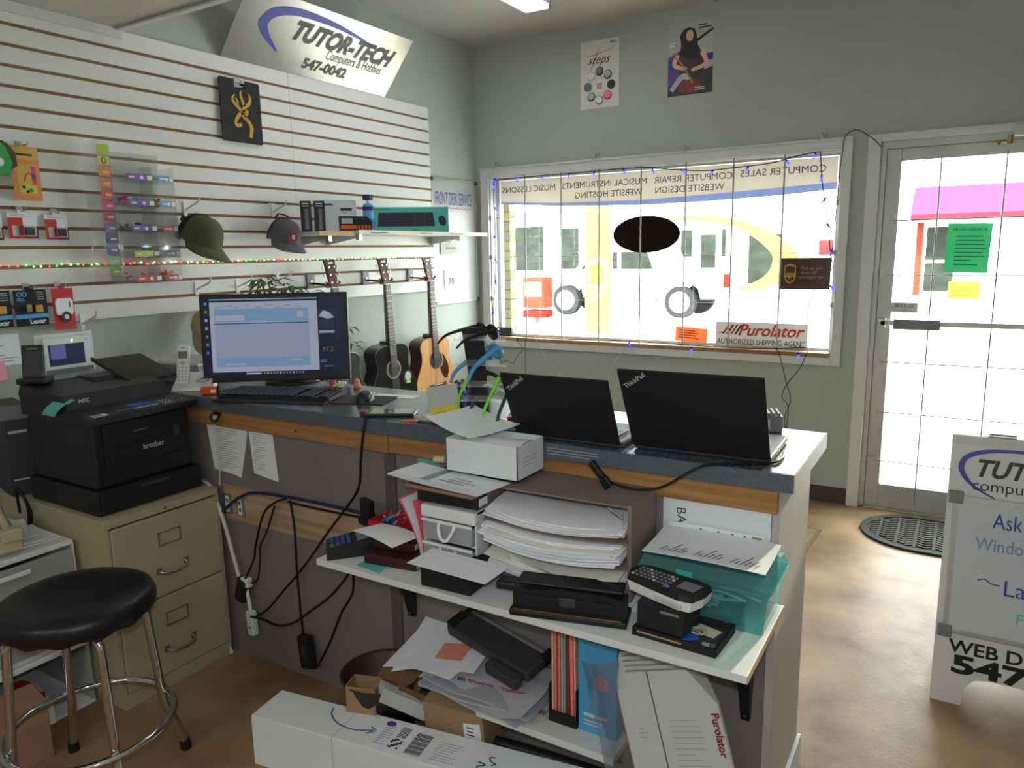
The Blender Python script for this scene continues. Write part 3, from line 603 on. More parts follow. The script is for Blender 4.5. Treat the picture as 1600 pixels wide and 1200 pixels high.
# leaning shop sign on top of the boards
sg = T('shop_sign', 'large silver shop sign with blue swoosh leaning out above the slatwall', 'sign', (.010, -1.634, 2.5345), 90, rx=40)
P('sign_board', B().box(-.605, .605, -.004, 0, 0, .385, 'silver_sign', .001), sg)
b = B(); b.ribbon([(-.30, .10), (-.40, .165), (-.445, .225), (-.40, .29), (-.27, .325), (-.05, .325), (.15, .305), (.36, .27)], [.006, .034, .058, .052, .040, .030, .018, .003], 'vinyl_blue', -.0055, .001, 8); P('swoosh', b, sg)
P('lettering', B().txt('TUTOR-TECH', .115, .232, .135, 'vinyl_dark', y=-.0055, bold=.055, shear=.3, width=.77), sg); P('lettering', B().txt('Computers & Hobbies', .245, .155,   .078, 'vinyl_dark', y=-.0055, bold=.006, width=.45), sg); P('lettering', B().txt('547-0042', .05, .078, .078, 'vinyl_dark', y=-.0055, bold=.05, width=.33), sg)
# black placard with golden stag mark
pl = T('hunting_placard', 'black placard with golden deer head mark hanging from a slatwall hook', 'placard', (.034, -2.156, 2.135), 90)
P('plate', B().prism([(-.115, 0), (.115, 0), (.122, .007), (.122, .292), (.115, .30), (.035, .30), (.035, .285), (-.035, .285), (-.035, .30), (-.115, .30), (-.122, .292), (-.122, .007)], -.006, 0, 'black_matte').box(-.035, .035, -.006, 0, .262, .2849, 'light_grey', .002), pl)
b = B(); G = 'gold'; y = -.0072
b.ribbon([(.045, .03), (.055, .075), (.04, .105), (.015, .125), (.0, .145)], [0.0189, 0.0216, 0.0189, 0.0189, 0.0162], G, y).ribbon([(.0, .145), (-.018, .13), (-.035, .108), (-.04, .088), (-.028, .08), (-.005, .088)], [0.0189, 0.0189, 0.0175, 0.0162, 0.0189, 0.0162], G, y)
b.ribbon([(-.0, .14), (.02, .155), (.035, .155), (.03, .14), (.012, .128)], [0.0189, 0.0189, 0.0162, 0.0108, 0.0135], G, y)
b.ribbon([(.0, .15), (-.02, .17), (-.04, .185), (-.05, .205), (-.035, .228)], [0.0162, 0.0189, 0.0162, 0.0149, 0.0041], G, y).ribbon([(-.022, .172), (-.022, .198), (-.034, .212)], [0.0135, 0.0121, 0.0027], G, y)
b.ribbon([(.012, .15), (.02, .175), (.045, .19), (.058, .215), (.05, .245)], [0.0162, 0.0216, 0.0189, 0.0162, 0.0041], G, y).ribbon([(.02, .178), (.008, .205), (.0, .232), (.005, .25)], [0.0162, 0.0162, 0.0135, 0.0041], G, y)
P('gold_mark', b, pl)
P('peg', B().tube([(0, .012, .285), (0, -.012, .287), (0, -.02, .296)], .003, 'steel', n=6).box(-.016, .016, .008, .0145, .268, .312, 'steel'), pl)
# hooks ------------------------------------------------------------
hook = T('display_hook', 'empty white slatwall hook above the dark olive cap', 'hook', (XS, -2.515, 1.80), 90)
P('face_plate', B().box(-.009, .009, -.006, 0, -.036, .036, 'white_plastic', .001).box(-.024, .024, -.0035, .0, .026, .036, 'white_plastic'), hook)
P('prong', B().tube([(0, -.002, -.01), (0, -.05, .008), (0, -.105, .026), (0, -.118, .048)], .0045, 'white_plastic', n=6), hook)
for y, z, lb in [(-1.99, 1.81, 'empty white slatwall hook above the grey cap'), (-3.057, 1.31, 'empty white slatwall hook below the acrylic display'), (-2.493, 1.425, 'empty white slatwall hook just left of the plant'), (-1.988, 1.445, 'empty white slatwall hook right of the plant tips'), (-2.253, 1.425, 'empty white slatwall hook partly behind the plant leaves')]:
    dup(hook, (XS, y, z), label=lb)
# caps --------------------------------------------------------------
def cap(label, loc, rz, m1, m2, badge, bc, tilt=(10, 0), s=1.0):
    r = T('baseball_cap', label, 'cap', loc, rz, rx=tilt[0], ry=tilt[1])
    b = B()
    def crown(a0, a1, m, off=0.0):
        def f(u, v):
            a = radians(a0 + (a1 - a0) * u); th = v * pi / 2
            rr = cos(th) ** .62; fr = 1 + .06 * max(0, -sin(a))
            return ((.082 + off) * s * rr * cos(a) * fr, (.098 + off) * s * rr * sin(a) * fr, .118 * s * sin(th) ** 1.0 + (.012 * s * (1 if sin(a) < 0 else 0) * (1 - v)))
        b.grid(14, 9, f, m)
    crown(175, 365, m1); crown(5, 175, m2)
    b.sph((0, 0, .119 * s), .008, m1, 8)
    P('crown', b, r)
    b = B()
    def brim(u, v):
        a = radians(192 + 156 * u); k = sin((a - pi) if a > pi else 0) * 1.0
        ex = .082 * s * v * max(0.0, k) ** .6; R0 = .080 * s
        x = cos(a) * (R0 + ex * .25); yy = sin(a) * (.100 * s) - ex
        return (x, yy, .020 * s - 2.4 * x * x * v / s - .22 * ex)
    b.grid(16, 6, brim, m1, thick=.004); P('brim', b, r)
    if badge:
        bb = B(); bb.X = XF((0, -.098 * s, .055 * s), rx=-22); bb.ell(0, 0, .027 * s, .027 * s, bc[0], -.006, .003).ell(0, 0, .022 * s, .022 * s, bc[1], -.0068, .001).rect(-.008, .008, -.012, .012, bc[2], -.0076, .001); P('badge', bb, r)
    return r
cap1 = cap('dark olive cap with black mesh back and round brim sticker, on the slatwall', (.13, -2.545, 1.632), 92, 'olive_cloth', 'black_cloth', False, None, (24, 10), 1.16)
bb = B(); bb.X = XF((.04, -.160, -.004), rx=12); bb.cyl((0, 0, -.001), (0, -.001, .004), .019, 'light_grey', n=18).cyl((0, 0, .004), (0, 0, .005), .014, 'dark_grey', n=18); P('sticker', bb, cap1)
P('strap_clip', B().box(-.03, -.0, .10, .13, .06, .085, 'black_plastic', .003), cap1)
cap2 = cap('grey cap with round red-rimmed badge beside the shelf', (.12, -2.02, 1.645), 74, 'grey_cloth', 'mesh_dark', True, ('red', 'dark_grey', 'light_grey'), (20, 6), 1.0)
P('back_strap', B().tube([(-.05, .03, .11), (-.02, .06, .128), (.03, .05, .122)], .004, 'black_cloth', n=6), cap2)
cap('pale khaki cap hanging low on the slatwall behind the monitor', (.085, -2.50, 1.24), 40, 'khaki_cloth', 'khaki_cloth', False, None, (70, 0), .80)
# blister packs -------------------------------------------------------
def blister(label, y, zt, w_, h, cards, detail, x=.034, group=None):
    r = T('blister_pack', label, 'blister pack', (x, y, zt - h), 90, group=group)
    b = B(); b.rect(-w_ / 2, w_ / 2, 0, h, cards, -.001, .001); b.rect(-w_ * .14, w_ * .14, h, h + .012, cards, -.001, .001); P('card', b, r)
    b = B(); detail(b); P('packaging', b, r)
    P('peg', B().tube([(0, x - XS, h + .008), (0, -.03, h + .008), (0, -.04, h + .02)], .002, 'steel', n=6).box(-.012, .012, x - XS - .003, x - XS, h - .004, h + .026, 'steel'), r)
    return r
def usb(w_, h):
    def f(b):
        b.rect(-w_ / 2, w_ * .0, 0, h * .82, 'red', -.0018, .0008).rect(0, w_ / 2, 0, h * .5, 'dark_red', -.0018, .0008).rect(-w_ * .38, w_ * .45, h * .1, h * .5, 'light_grey', -.0022, .0004)
        b.box(w_ * .03, w_ * .35, -.012, -.002, h * .14, h * .44, 'dark_grey', .003).box(-w_ * .15, w_ * .0, -.010, -.002, h * .12, h * .5, 'dark_red', .003).lines(-w_ * .4, w_ * .4, h * .86, h * .98, 2, 'ink_light', -.002)
    return f
for y, zt, w_, lb in [(-3.305, 1.745, .10, 'red carded memory stick at the very left edge of the slatwall'), (-3.248, 1.752, .108, 'red carded memory stick, middle of the three in the row'), (-3.120, 1.748, .09, 'red carded memory stick nearest the acrylic display')]:
    blister(lb, y if y > -3.3 else -3.372, zt, w_, .098, 'paper', usb(w_, .098), group='carded memory sticks')
def lexar(b):
    w_, h = .122, .142
    b.rect(-w_ / 2, w_ / 2, 0, h, 'black_matte', -.0018, .0006).rect(-w_ / 2, w_ / 2, .030, .046, 'sky_blue', -.0022, .0004).txt('Lexar', .018, .016, .026, 'paper', y=-.0026, bold=.03)
    b.ribbon([(-.05, .125), (-.04, .133), (-.03, .125), (-.04, .117), (-.05, .125)], .004, 'sky_blue', -.0024).ribbon([(-.032, .125), (-.022, .133), (-.012, .125), (-.022, .117), (-.032, .125)], .004, 'sky_blue', -.0024).lines(-.05, -.01, .098, .112, 2, 'sky_blue', -.0024, 3, .5).lines(.025, .055, .10, .135, 4, 'ink_light', -.0024, 5, .4)
    b.box(-.02, .0, -.012, -.002, .055, .085, 'kraft', .003).box(.012, .04, -.012, -.002, .052, .082, 'gold', .003)
blister('black card-reader pack with white wordmark and blue band, beside the red pack', -3.262, 1.455, .122, .142, 'black_matte', lexar, .045)
blister('black card-reader pack with blue band cut off at the left edge', -3.395, 1.457, .122, .142, 'black_matte', lexar, .045)
def redpack(b):
    b.rect(-.042, .042, 0, .165, 'red', -.0018, .0008).prism([(-.028, .06), (.028, .06), (.034, .075), (.034, .115), (.026, .128), (-.026, .128), (-.034, .115), (-.034, .075)], -.010, -.0018, 'paper').ell(.002, .052, .02, .022, 'rosewood', -.012, .006).ell(.002, .052, .009, .010, 'paper', -.0126, .0008).lines(-.03, .03, .01, .03, 2, 'dark_red', -.0024, 4, .4).rect(.018, .022, .09, .115, 'ink', -.0105)
blister('tall red pack with white window, right of the card-reader pack', -3.140, 1.455, .084, .168, 'red', redpack, .05)
def orangepack(b):
    b.rect(-.05, .05, 0, .155, 'strip_orange', -.0018, .0008).rect(-.034, .036, .02, .135, 'pack_amber', -.0024, .0006).rect(-.03, .03, .03, .06, 'yellow', -.003, .0006)
    b.ribbon([(-.01, .07), (.0, .10), (.018, .10), (.02, .075)], .004, 'red', -.0034).rect(.02, .034, .06, .13, 'magenta', -.003, .0005).rect(.02, .034, .085, .10, 'blue', -.0034, .0005).sph((-.015, -.004, .05), .007, 'dark_green', 8).sph((.012, -.004, .04), .008, 'teal', 8).sph((-.002, -.004, .034), .006, 'black_plastic', 8)
    b.rect(-.042, .042, .158, .20, 'pack_amber', -.0018, .0008).lines(-.03, .03, .165, .18, 1, 'ink', -.0024, 2, .5)
blister('tall orange and yellow pack hanging beside the green one', -3.222, 2.0, .10, .20, 'pack_amber', orangepack, .055)
gp = T('earbud_pouch', 'bright green pouch with dark lid hanging at the left edge', 'pouch', (.06, -3.335, 1.885), 90)
P('pouch', B().prism([(-.05, 0), (.04, .005), (.055, .05), (.04, .10), (.01, .14), (-.05, .14)], -.025, 0, 'green'), gp)
P('label', B().txt('ar', .0, .085, .035, 'paper', y=-.0262, bold=.02).ell(.01, .05, .015, .015, 'paper', -.0262), gp)
P('side_flap', B().prism([(.04, .02), (.075, .04), (.072, .09), (.05, .12), (.03, .13)], -.018, -.002, 'olive_cloth'), gp)
P('hook', B().tube([(0, .0395, .165), (.0, -.01, .165), (.0, -.02, .175)], .003, 'black_plastic', n=6).tube([(0, -.01, .165), (.0, -.012, .14)], .002, 'black_plastic', n=6, sub=1), gp)
# acrylic display with colour strip ------------------------------------
ac = T('acrylic_display', 'tall clear acrylic rack of small coloured cables with colour strip', 'display rack', (XS, -2.80, 1.465), 90)
b = B()
b.box(-.11, .165, -.004, -.0005, 0, .56, 'clear_acrylic').box(-.11, -.107, -.11, -.004, 0, .50, 'clear_acrylic').box(.162, .165, -.11, -.004, 0, .50, 'clear_acrylic').box(.062, .065, -.10, -.004, 0, .50, 'clear_acrylic')
P('frame', b, ac)
for k in range(5):
    z = .0 + k * .108; b = B()
    b.box(-.106, .161, -.11, -.005, z, z + .003, 'clear_acrylic').box(-.106, .161, -.113, -.110, z, z + .032, 'clear_acrylic')
    tags = [('strip_red', 'strip_red'), ('strip_yellow', 'strip_sky'), ('strip_violet', 'strip_red'), ('strip_violet', 'strip_sky'), ('strip_violet', 'strip_sky')][k]
    for (x0, x1, mm) in ((-.06, .03, tags[0]), (.085, .14, tags[1])):
        b.rect(x0, x1, z + .004, z + .030, mm, -.1145, .001).rect(x0 + .01, x0 + .035, z + .013, z + .02, 'paper', -.115, .0005).ell(x0 + (x1 - x0) * .75, z + .0165, .008, .008, 'paper', -.115, .0005)
    b.rect(.034, .056, z + .008, z + .026, 'paper', -.1145, .001).rect(.142, .158, z + .008, z + .026, 'paper', -.1145, .001)
    P('shelf_tray', b, ac)
b = B()
for k, m_ in enumerate(['strip_lime', 'strip_yellow', 'strip_orange', 'strip_coral', 'strip_red', 'strip_pink', 'strip_wine', 'strip_violet', 'strip_indigo', 'strip_blue', 'strip_mint', 'strip_green']):
    z = .535 - k * .0455; b.rect(-.168, -.118, z, z + .036, m_, -.0975, .001)
    if k == 1: b.ell(-.143, z + .018, .011, .015, 'ink', -.098, .0004).ell(-.143, z + .018, .006, .011, 'yellow', -.0985, .0004)
    elif k > 1: b.rect(-.150, -.124, z + .012, z + .02, 'film_pale_cream', -.098, .0004)
b.rect(-.178, -.112, .01, .585, 'clear_acrylic', -.0965, .002).box(-.178, -.176, -.0965, -.001, .01, .585, 'clear_acrylic')
P('colour_strip', b, ac)
R = random.Random(7)
proto = {}
for k, (m_, x, z) in enumerate([('dark_red', -.08, .328), ('magenta', -.05, .33), ('purple', -.085, .328), ('sky_blue', .02, .33), ('red', .10, .328), ('black_plastic', -.06, .222), ('purple', .0, .222), ('sky_blue', .0, .115), ('teal', .03, .112), ('salmon', .02, .008), ('red', .10, .008), ('red', -.07, .008), ('salmon', .13, .008)]):
    b = B()
    pts = [(R.uniform(-.030, .030), R.uniform(-.018, .018), .006 + R.uniform(0, .034)) for _ in range(9)]
    b.tube(pts, .0048, m_, n=6).box(-.012, .0, -.012, -.004, .004, .018, m_, .002)
    nm = {'dark_red': 'dark red', 'sky_blue': 'light blue', 'black_plastic': 'black'}.get(m_, m_)
    pos = {.328: 'second shelf from the top', .33: 'second shelf from the top', .222: 'middle shelf', .115: 'shelf above the lowest', .112: 'shelf above the lowest', .008: 'lowest shelf'}[z]
    side = 'left half' if x < .06 else 'right half'
    ONE('cable_bundle', b, f'coiled {nm} cable, {side} of the acrylic rack, {pos}', 'cable', (XS + .055, -2.80 + x, 1.465 + z - .001), 90, group='small cables in the acrylic rack')
# string of tiny lights along a groove
ls = T('fairy_lights', 'thin string of tiny red, green and white lights along a slatwall groove', 'string lights', (.026, -3.45, 1.548))
P('wire', B().tube([(0, i * .0596, .003 * sin(i * 1.7)) for i in range(49)], .0015, 'clear_bottle', n=5, sub=2), ls)
pr = {}
R = random.Random(5)
for i in range(98):
    m_ = ['bulb_red', 'bulb_green', 'bulb_white', 'bulb_red', 'bulb_white'][R.randrange(5)] if i < 60 else ['bulb_white', 'bulb_green', 'bulb_white'][R.randrange(3)]
    if m_ not in pr:
        o = P('bulb', B().sph((0, 0, 0), .0034, m_, 8), ls); pr[m_] = o
    else: o = pr[m_].copy(); COL.objects.link(o); o.parent = ls
    o.location = (.003, .02 + i * .0289 + R.uniform(-.006, .006), R.uniform(-.004, .004))
# shelf on the slat wall -------------------------------------------------
def wall_shelf(label, y0, y1, z, x1, edge):
    r = T('wall_shelf', label, 'shelf', (XS, (y0 + y1) / 2, z), 90)
    L = (y1 - y0) / 2
    P('board', B().box(-L, L, -(x1 - XS), -.001, -.018, 0, 'shelf_white'), r)
    P('edge_strip', B().box(-L, L, -(x1 - XS) - .003, -(x1 - XS) - .0001, -.022, .002, edge), r)
    for dx in ([-L + .1, L - .2] if L > .4 else [0.0]):
        P('bracket', B().prism([(dx - .004, 0)] * 0 or [(dx - .005, -.02), (dx + .005, -.02), (dx + .005, -.075), (dx - .005, -.075)], -.006, -.001, 'steel').hexa([(dx - .004, -.001, -.075), (dx + .004, -.001, -.075), (dx + .004, -.25, -.035), (dx - .004, -.25, -.035)][::-1], [(dx - .004, -.001, -.0185), (dx + .004, -.001, -.0185), (dx + .004, -.25, -.0185), (dx - .004, -.25, -.0185)][::-1], 'steel').box(dx - .012, dx + .012, -.26, -.235, -.05, -.0185, 'steel'), r)
    return r
ws = wall_shelf('white slatwall shelf with white label strip, holding the teal box', -1.70, -.42, 1.700, .36, 'paper_warm')
b = B().lines(-.55, -.40, -.018, -.004, 1, 'ink', -.3455, 2, .25); b.lines(-.1, .02, -.018, -.004, 1, 'ink', -.3455, 2, .25).lines(.2, .35, -.018, -.004, 1, 'ink', -.3455, 2, .25); P('price_labels', b, ws)
wall_shelf('shorter slatwall shelf with tan edge, holding the two narrow black boxes', -1.965, -1.705, 1.692, .33, 'shelf_edge_tan')
# goods on the shelf
def sbox(name, label, cat, x, y, z, w_, d, h, m_, rz, det=None, group=None):
    r = T(name, label, cat, (x, y, z), rz, group=group)
    P('carton', B().box(-w_ / 2, w_ / 2, -d / 2, d / 2, 0, h, m_, .001), r)
    if det:
        b = B(); det(b, w_, d, h); P('print', b, r)
    return r
def narrow(b, w_, d, h): b.rect(-w_ * .12, w_ * .22, .015, h * .75, 'mid_grey', -d / 2 - .0008).lines(-w_ * .35, w_ * .3, h * .8, h * .95, 2, 'paper', -d / 2 - .0008, 2, .4)
sbox('narrow_box', 'narrow black box at the left end of the wall shelf', 'box', .16, -1.885, 1.692, .056, .05, .163, 'black_plastic', 48, narrow, 'narrow black boxes on the wall shelf')
sbox('narrow_box', 'narrow black box second from the left on the wall shelf', 'box', .16, -1.785, 1.692, .056, .05, .168, 'black_plastic', 48, narrow, 'narrow black boxes on the wall shelf')
def router(b, w_, d, h): b.lines(-.085, -.03, h - .035, h - .015, 1, 'ink', -d / 2 - .0008, 2, .5).rect(.01, .075, h - .06, h - .045, 'navy', -d / 2 - .0008).lines(.02, .07, h - .075, h - .065, 1, 'ink_light', -d / 2 - .0008)
sbox('router_box', 'white product box with navy label behind the orange packs', 'box', .12, -1.60, 1.7005, .20, .05, .175, 'cardboard_white', 48, router)
for k in range(5):
    r = T('small_pack', ['front', 'second', 'middle', 'fourth', 'rear'][k] + ' small black and orange pack in the row on the shelf', 'pack', (.275 - k * .004, -1.575 - k * .024, 1.7005), 48, group='small orange packs on the wall shelf', rx=-8)
    P('card', B().prism([(-.05, 0), (.05, 0), (.055, .05), (.03, .08), (-.05, .08)], -.004, .002, 'black_plastic').rect(-.04, .045, .008, .03, 'orange', -.005), r)
    P('window', B().rect(-.035, .025, .038, .068, 'light_grey', -.0052), r)
ca = T('air_duster', 'blue and silver air duster can between the packs and the teal box', 'spray can', (.185, -1.42, 1.7005))
P('can', B().lathe([(0, 0), (.030, 0), (.032, .004), (.032, .145), (.026, .158), (.012, .163), (0, .163)], 'sky_blue', n=24), ca); P('label', B().lathe([(.0325, .02), (.0325, .075)], 'blue', n=24).lathe([(.0325, .12), (.0325, .143)], 'navy', n=24), ca)
P('nozzle', B().cyl((0, 0, .163), (0, 0, .18), .012, 'cardboard_white').box(-.026, .026, -.02, .02, .18, .212, 'navy', .006), ca)
def kb(b, w_, d, h):
    y = -d / 2 - .001
    b.prism([(-.20, .035), (.155, .035), (.142, .120), (-.192, .120)], y, y + .0008, 'dark_grey')
    for r_ in range(5):
        for c_ in range(22):
            if c_ in (14, 18): continue
            x = -.19 + c_ * .0152 + r_ * .0006; z = .044 + r_ * .0145
            if r_ == 0 and 4 <= c_ <= 9: continue
            b.rect(x, x + .0115, z, z + .010, 'black_plastic', y - .0006)
    b.rect(-.13, -.045, .044, .054, 'black_plastic', y - .0006)
    b.ell(.20, .068, .023, .032, 'black_plastic', y - .0004, rot=.35).ell(.197, .078, .010, .014, 'dark_grey', y - .0009, rot=.35)
    b.txt('logitech', .03, .018, .013, 'black_plastic', y=y - .0004, bold=.01).lines(-.205, -.12, .135, .143, 1, 'dark_green', y, 2, .6).rect(-.20, -.193, .01, .022, 'black_plastic', y)
sbox('keyboard_box', 'long teal keyboard and mouse box on the wall shelf, frontmost', 'box', .215, -1.075, 1.7005, .478, .045, .153, 'carton_teal', 41, kb)
sbox('keyboard_box', 'teal keyboard box standing right behind the front one on the wall shelf', 'box', .158, -1.052, 1.7005, .478, .045, .150, 'carton_teal', 41)
# whiteboard -------------------------------------------------------------
wb = T('whiteboard', 'tall whiteboard reading front desk service beside the window corner', 'whiteboard', (.0008, -.308, 1.21), 90)
P('board', B().box(-.262, .262, -.012, 0, .012, .862, 'gloss_board'), wb)
b = B().box(-.278, -.262, -.018, 0, 0, .874, 'steel', .002).box(.262, .278, -.018, 0, 0, .874, 'aluminium', .002).box(-.262, .262, -.018, 0, 0, .012, 'aluminium').box(-.262, .262, -.018, 0, .862, .874, 'aluminium')
for x in (-.27, .27):
    for z in (.008, .866): b.box(x - .014, x + .014, -.022, 0, z - .014, z + .014, 'dark_grey', .003)
P('frame', b, wb)
b = B().txt('FRONT DESK SERVICE', -.01, .735, .125, 'ink_blue', y=-.0135, width=.44)
b.ribbon([(-.23 + i * .0236, .672 + (.006 if i % 2 else -.004)) for i in range(20)], .004, 'red', -.0138, sub=3)
b.txt('70', -.07, .155, .07, 'ink', y=-.0135).prism([(-.165, .24), (-.145, .24), (-.15, .12), (-.16, .10)], -.0138, -.0132, 'mid_grey').lines(-.02, .08, .145, .165, 1, 'ink_light', -.0135, 3, .5).lines(-.12, .02, .22, .24, 1, 'ink_light', -.0135, 3, .3).lines(-.1, .1, .40, .42, 1, 'ink_light', -.0135, 3, .3).lines(.06, .12, .48, .50, 1, 'ink_light', -.0135, 3, .3)
P('lettering', b, wb)
b = B().rect(-.115, .115, -.07, .07, 'film_grey', 0, .0008).txt('PHOTOCOPIES', 0, -.03, .018, 'ink', y=-.0006, bold=.02).ell(0, .03, .02, .02, 'ink', -.0006, .0003).ell(0, .03, .016, .016, 'film_grey', -.001, .0003).rect(-.01, .01, .025, .029, 'ink', -.0014)
ONE('note_card', b, 'pale grey note with small round mark taped on the whiteboard', 'note', (.0195, -.385, 1.632), 90, rx=0)
# guitars ---------------------------------------------------------------
prof = [(0, .0), (.012, .07), (.04, .13), (.10, .178), (.17, .196), (.24, .186), (.30, .155), (.345, .134), (.39, .131), (.43, .140), (.46, .137), (.485, .115), (.498, .07), (.503, .0)]
half = smooth_pts([(w_, 0, z) for z, w_ in prof], 4); OUT = [(p.x, p.z) for p in half] + [(-p.x, p.z) for p in half[::-1]][1:-1]
def guitar(label, y, top, side, bind, pick, extra, x=.185, rz=84):
    r = T('acoustic_guitar', label, 'guitar', (x, y, .515), rz, ry=-2.6)
    n = len(OUT)
    P('body_sides', B().prism(OUT, .001, .104, side), r)
    b = B().prism(OUT, -.003, .0, bind).prism([(px_ * .985, .25 + (pz - .25) * .985) for px_, pz in OUT], -.0045, -.003, top); P('top', b, r)
    P('rosette', B().ell(0, .345, .062, .062, 'rosewood' if top != 'guitar_black' else 'khaki_cloth', -.0055, .001, 36).ell(0, .345, .051, .051, 'black_matte', -.006, .0005, 36), r)
    P('bridge', B().box(-.085, .085, -.013, -.0045, .155, .185, 'rosewood', .004).box(-.04, .04, -.016, -.013, .176, .180, 'paper'), r)
    if pick: P('pickguard', B().prism([(.03, .285), (.06, .30), (.075, .345), (.062, .385), (.085, .36), (.115, .30), (.12, .25), (.10, .205), (.07, .21), (.045, .25)], -.0058, -.0046, pick), r)
    b = B().hexa([(-.028, -.014, .36), (.028, -.014, .36), (.028, -.001, .36), (-.028, -.001, .36)], [(-.022, -.014, .873), (.022, -.014, .873), (.022, -.001, .873), (-.022, -.001, .873)], 'rosewood')
    b.hexa([(-.024, -.001, .50), (.024, -.001, .50), (.018, .03, .50), (-.018, .03, .50)], [(-.021, -.001, .873), (.021, -.001, .873), (.014, .018, .873), (-.014, .018, .873)], 'mahogany' if side != 'guitar_black' else 'guitar_black').box(-.024, .024, .0, .085, .49, .52, 'mahogany' if side != 'guitar_black' else 'guitar_black', .006)
    z = .873; sc = .645
    for k in range(19):
        sc_z = .873 - (.645 - .645 / (2 ** ((k + 1) / 12))); b.box(-.027, .027, -.0155, -.014, sc_z - .001, sc_z + .001, 'steel')
    b.box(-.022, .022, -.018, -.012, .873, .879, 'paper'); P('neck', b, r)
    b = B(); 
    for k in range(6): xx = -.017 + k * .0068; b.tube([(xx * 1.5, -.016, .178), (xx, -.0185, .875)], .0007, 'steel', n=4, sub=1)
    P('strings', b, r)
    hd = P('headstock', B().hexa([(-.024, -.008, .879), (.024, -.008, .879), (.024, .010, .879), (-.024, .010, .879)], [(-.036, .018, 1.03), (.036, .018, 1.03), (.036, .034, 1.03), (-.036, .034, 1.03)], 'head_brown').box(-.016, .016, .012, .014, 1.005, 1.018, 'paper'), r)
    for k in range(3):
        z = .905 + k * .042; yy = -.006 + k * .0075
        for sx in (-1, 1):
            P('tuning_peg', B().cyl((sx * .033, yy + .014, z), (sx * .048, yy + .014, z), .003, 'chrome', n=8).box(sx * .048 - .004, sx * .048 + .006, yy + .008, yy + .020, z - .008, z + .008, 'chrome', .003).cyl((sx * .018, yy, z), (sx * .018, yy - .006, z), .005, 'chrome', n=10), hd)
    if extra: extra(r)
    return r
def gh(y, label):
    r = T('guitar_hanger', label, 'guitar hanger', (XS, y, 1.425), 90, group='guitar hangers on the slatwall')
    P('plate', B().box(-.028, .028, -.012, 0, -.042, .042, 'mid_grey', .003).cyl((0, -.012, 0), (0, -.016, 0), .006, 'steel', n=8), r)
    P('arm', B().cyl((0, -.012, -.012), (.022, -.115, -.020), .006, 'black_plastic', n=8), r)
    P('yoke', B().tube([(-.018, -.175, -.006), (-.012, -.14, -.022), (.022, -.118, -.032), (.055, -.14, -.022), (.06, -.175, -.006)], .008, 'dark_red', n=8), r)
    return r
def tag1(r): P('sticker', B().ell(.115, .275, .038, .045, 'clear_bottle', -.0072, .001).ell(.115, .28, .026, .03, 'light_grey', -.0082, .0008).rect(.10, .135, .235, .25, 'lime', -.0086, .0006), r)
def tag0(r): P('price_card', B().rect(-.05, -.02, .10, .14, 'paper', -.006), r)
for k, (y, lb) in enumerate([(-1.755, 'guitar hanger on the slatwall holding the guitar behind the monitor'), (-1.30, 'guitar hanger on the slatwall holding the black guitar'), (-.862, 'guitar hanger on the slatwall holding the natural top guitar')]): gh(y, lb)
guitar('dark acoustic guitar with pale edging mostly hidden behind the monitor', -1.690, 'black_matte', 'mahogany', 'cream', None, None)
guitar('glossy black acoustic guitar with round sticker, middle of the three', -1.245, 'guitar_black', 'guitar_black', 'mid_grey', None, tag1)
guitar('natural spruce top acoustic guitar with brown sides, nearest the window', -.807, 'spruce_top', 'mahogany', 'spruce_top', 'mahogany', None)
# on the lower wall -------------------------------------------------------
al = T('touch_panel', 'white wall tablet panel with dark violet screen above the printer', 'control panel', (.0008, -3.13, 1.105), 90)
P('backplate', B().box(-.118, .118, -.004, 0, -.005, .165, 'cardboard_white', .002), al)
P('bezel', B().box(-.095, .10, -.022, -.004, .0, .150, 'white_plastic', .005).box(-.095, .10, -.0225, -.021, .0, .018, 'mid_grey', .001), al)
P('screen', B().rect(-.078, .068, .032, .120, 'screen_dim', -.0228).rect(-.070, -.01, .06, .118, 'screen_violet', -.0232), al)
P('status_light', B().sph((.02, -.023, .132), .003, 'bulb_white', 8).sph((.080, -.023, .132), .002, 'black_plastic', 8), al)
b = B().rect(-.10, .10, 0, .122, 'paper', -.001).lines(-.09, .09, .01, .11, 8, 'ink_light', -.0016, 4, .3)
ONE('wall_note', b, 'printed white note on the wall at the left edge', 'note', (.0008, -3.402, 1.163), 90)
b = B(); b.grid(6, 4, lambda u, v: (-.04 + .08 * u, -.002 - .012 * (1 - v) ** 2, .075 * v), 'pink_note'); ONE('sticky_note', b, 'pink sticky note curling off the wall at the left edge', 'sticky note', (.0028, -3.405, 1.108), 90)
# plant behind the monitor
pt = T('potted_plant', 'leafy green umbrella plant rising behind the monitor', 'plant', (.40, -2.30, 0))
P('pot', B().lathe([(0, 0), (.11, 0), (.15, .28), (.16, .30), (.15, .30), (.14, .27), (0, .27)], 'cream', n=24), pt)
R = random.Random(12); st_, lf = B(), B()
def leafcluster(c, d, size, n):
    c = Vector(c)
    for i in range(n):
        a = 2 * pi * i / n + R.uniform(-.2, .2); dirv = Vector((cos(a), sin(a), R.uniform(-.35, .25))).normalized(); L = size * 1.05 * R.uniform(.8, 1.15)
        side = dirv.cross(Vector((0, 0, 1))).normalized() * (L * .11); up = Vector((0, 0, 1)) * L * .04
        p0 = c; p1 = c + dirv * L * .25; p2 = c + dirv * L * .6 + Vector((0, 0, -.04 * L)); p3 = c + dirv * L + Vector((0, 0, -.25 * L))
        lf.add([p0, p1 + side * .3, p1 - side * .3, p2 + side + up, p2 - side + up, p2, p3, p1], [(0, 7, 1), (0, 2, 7), (1, 7, 5, 3), (7, 2, 4, 5), (3, 5, 6), (5, 4, 6)], 'leaf_green')
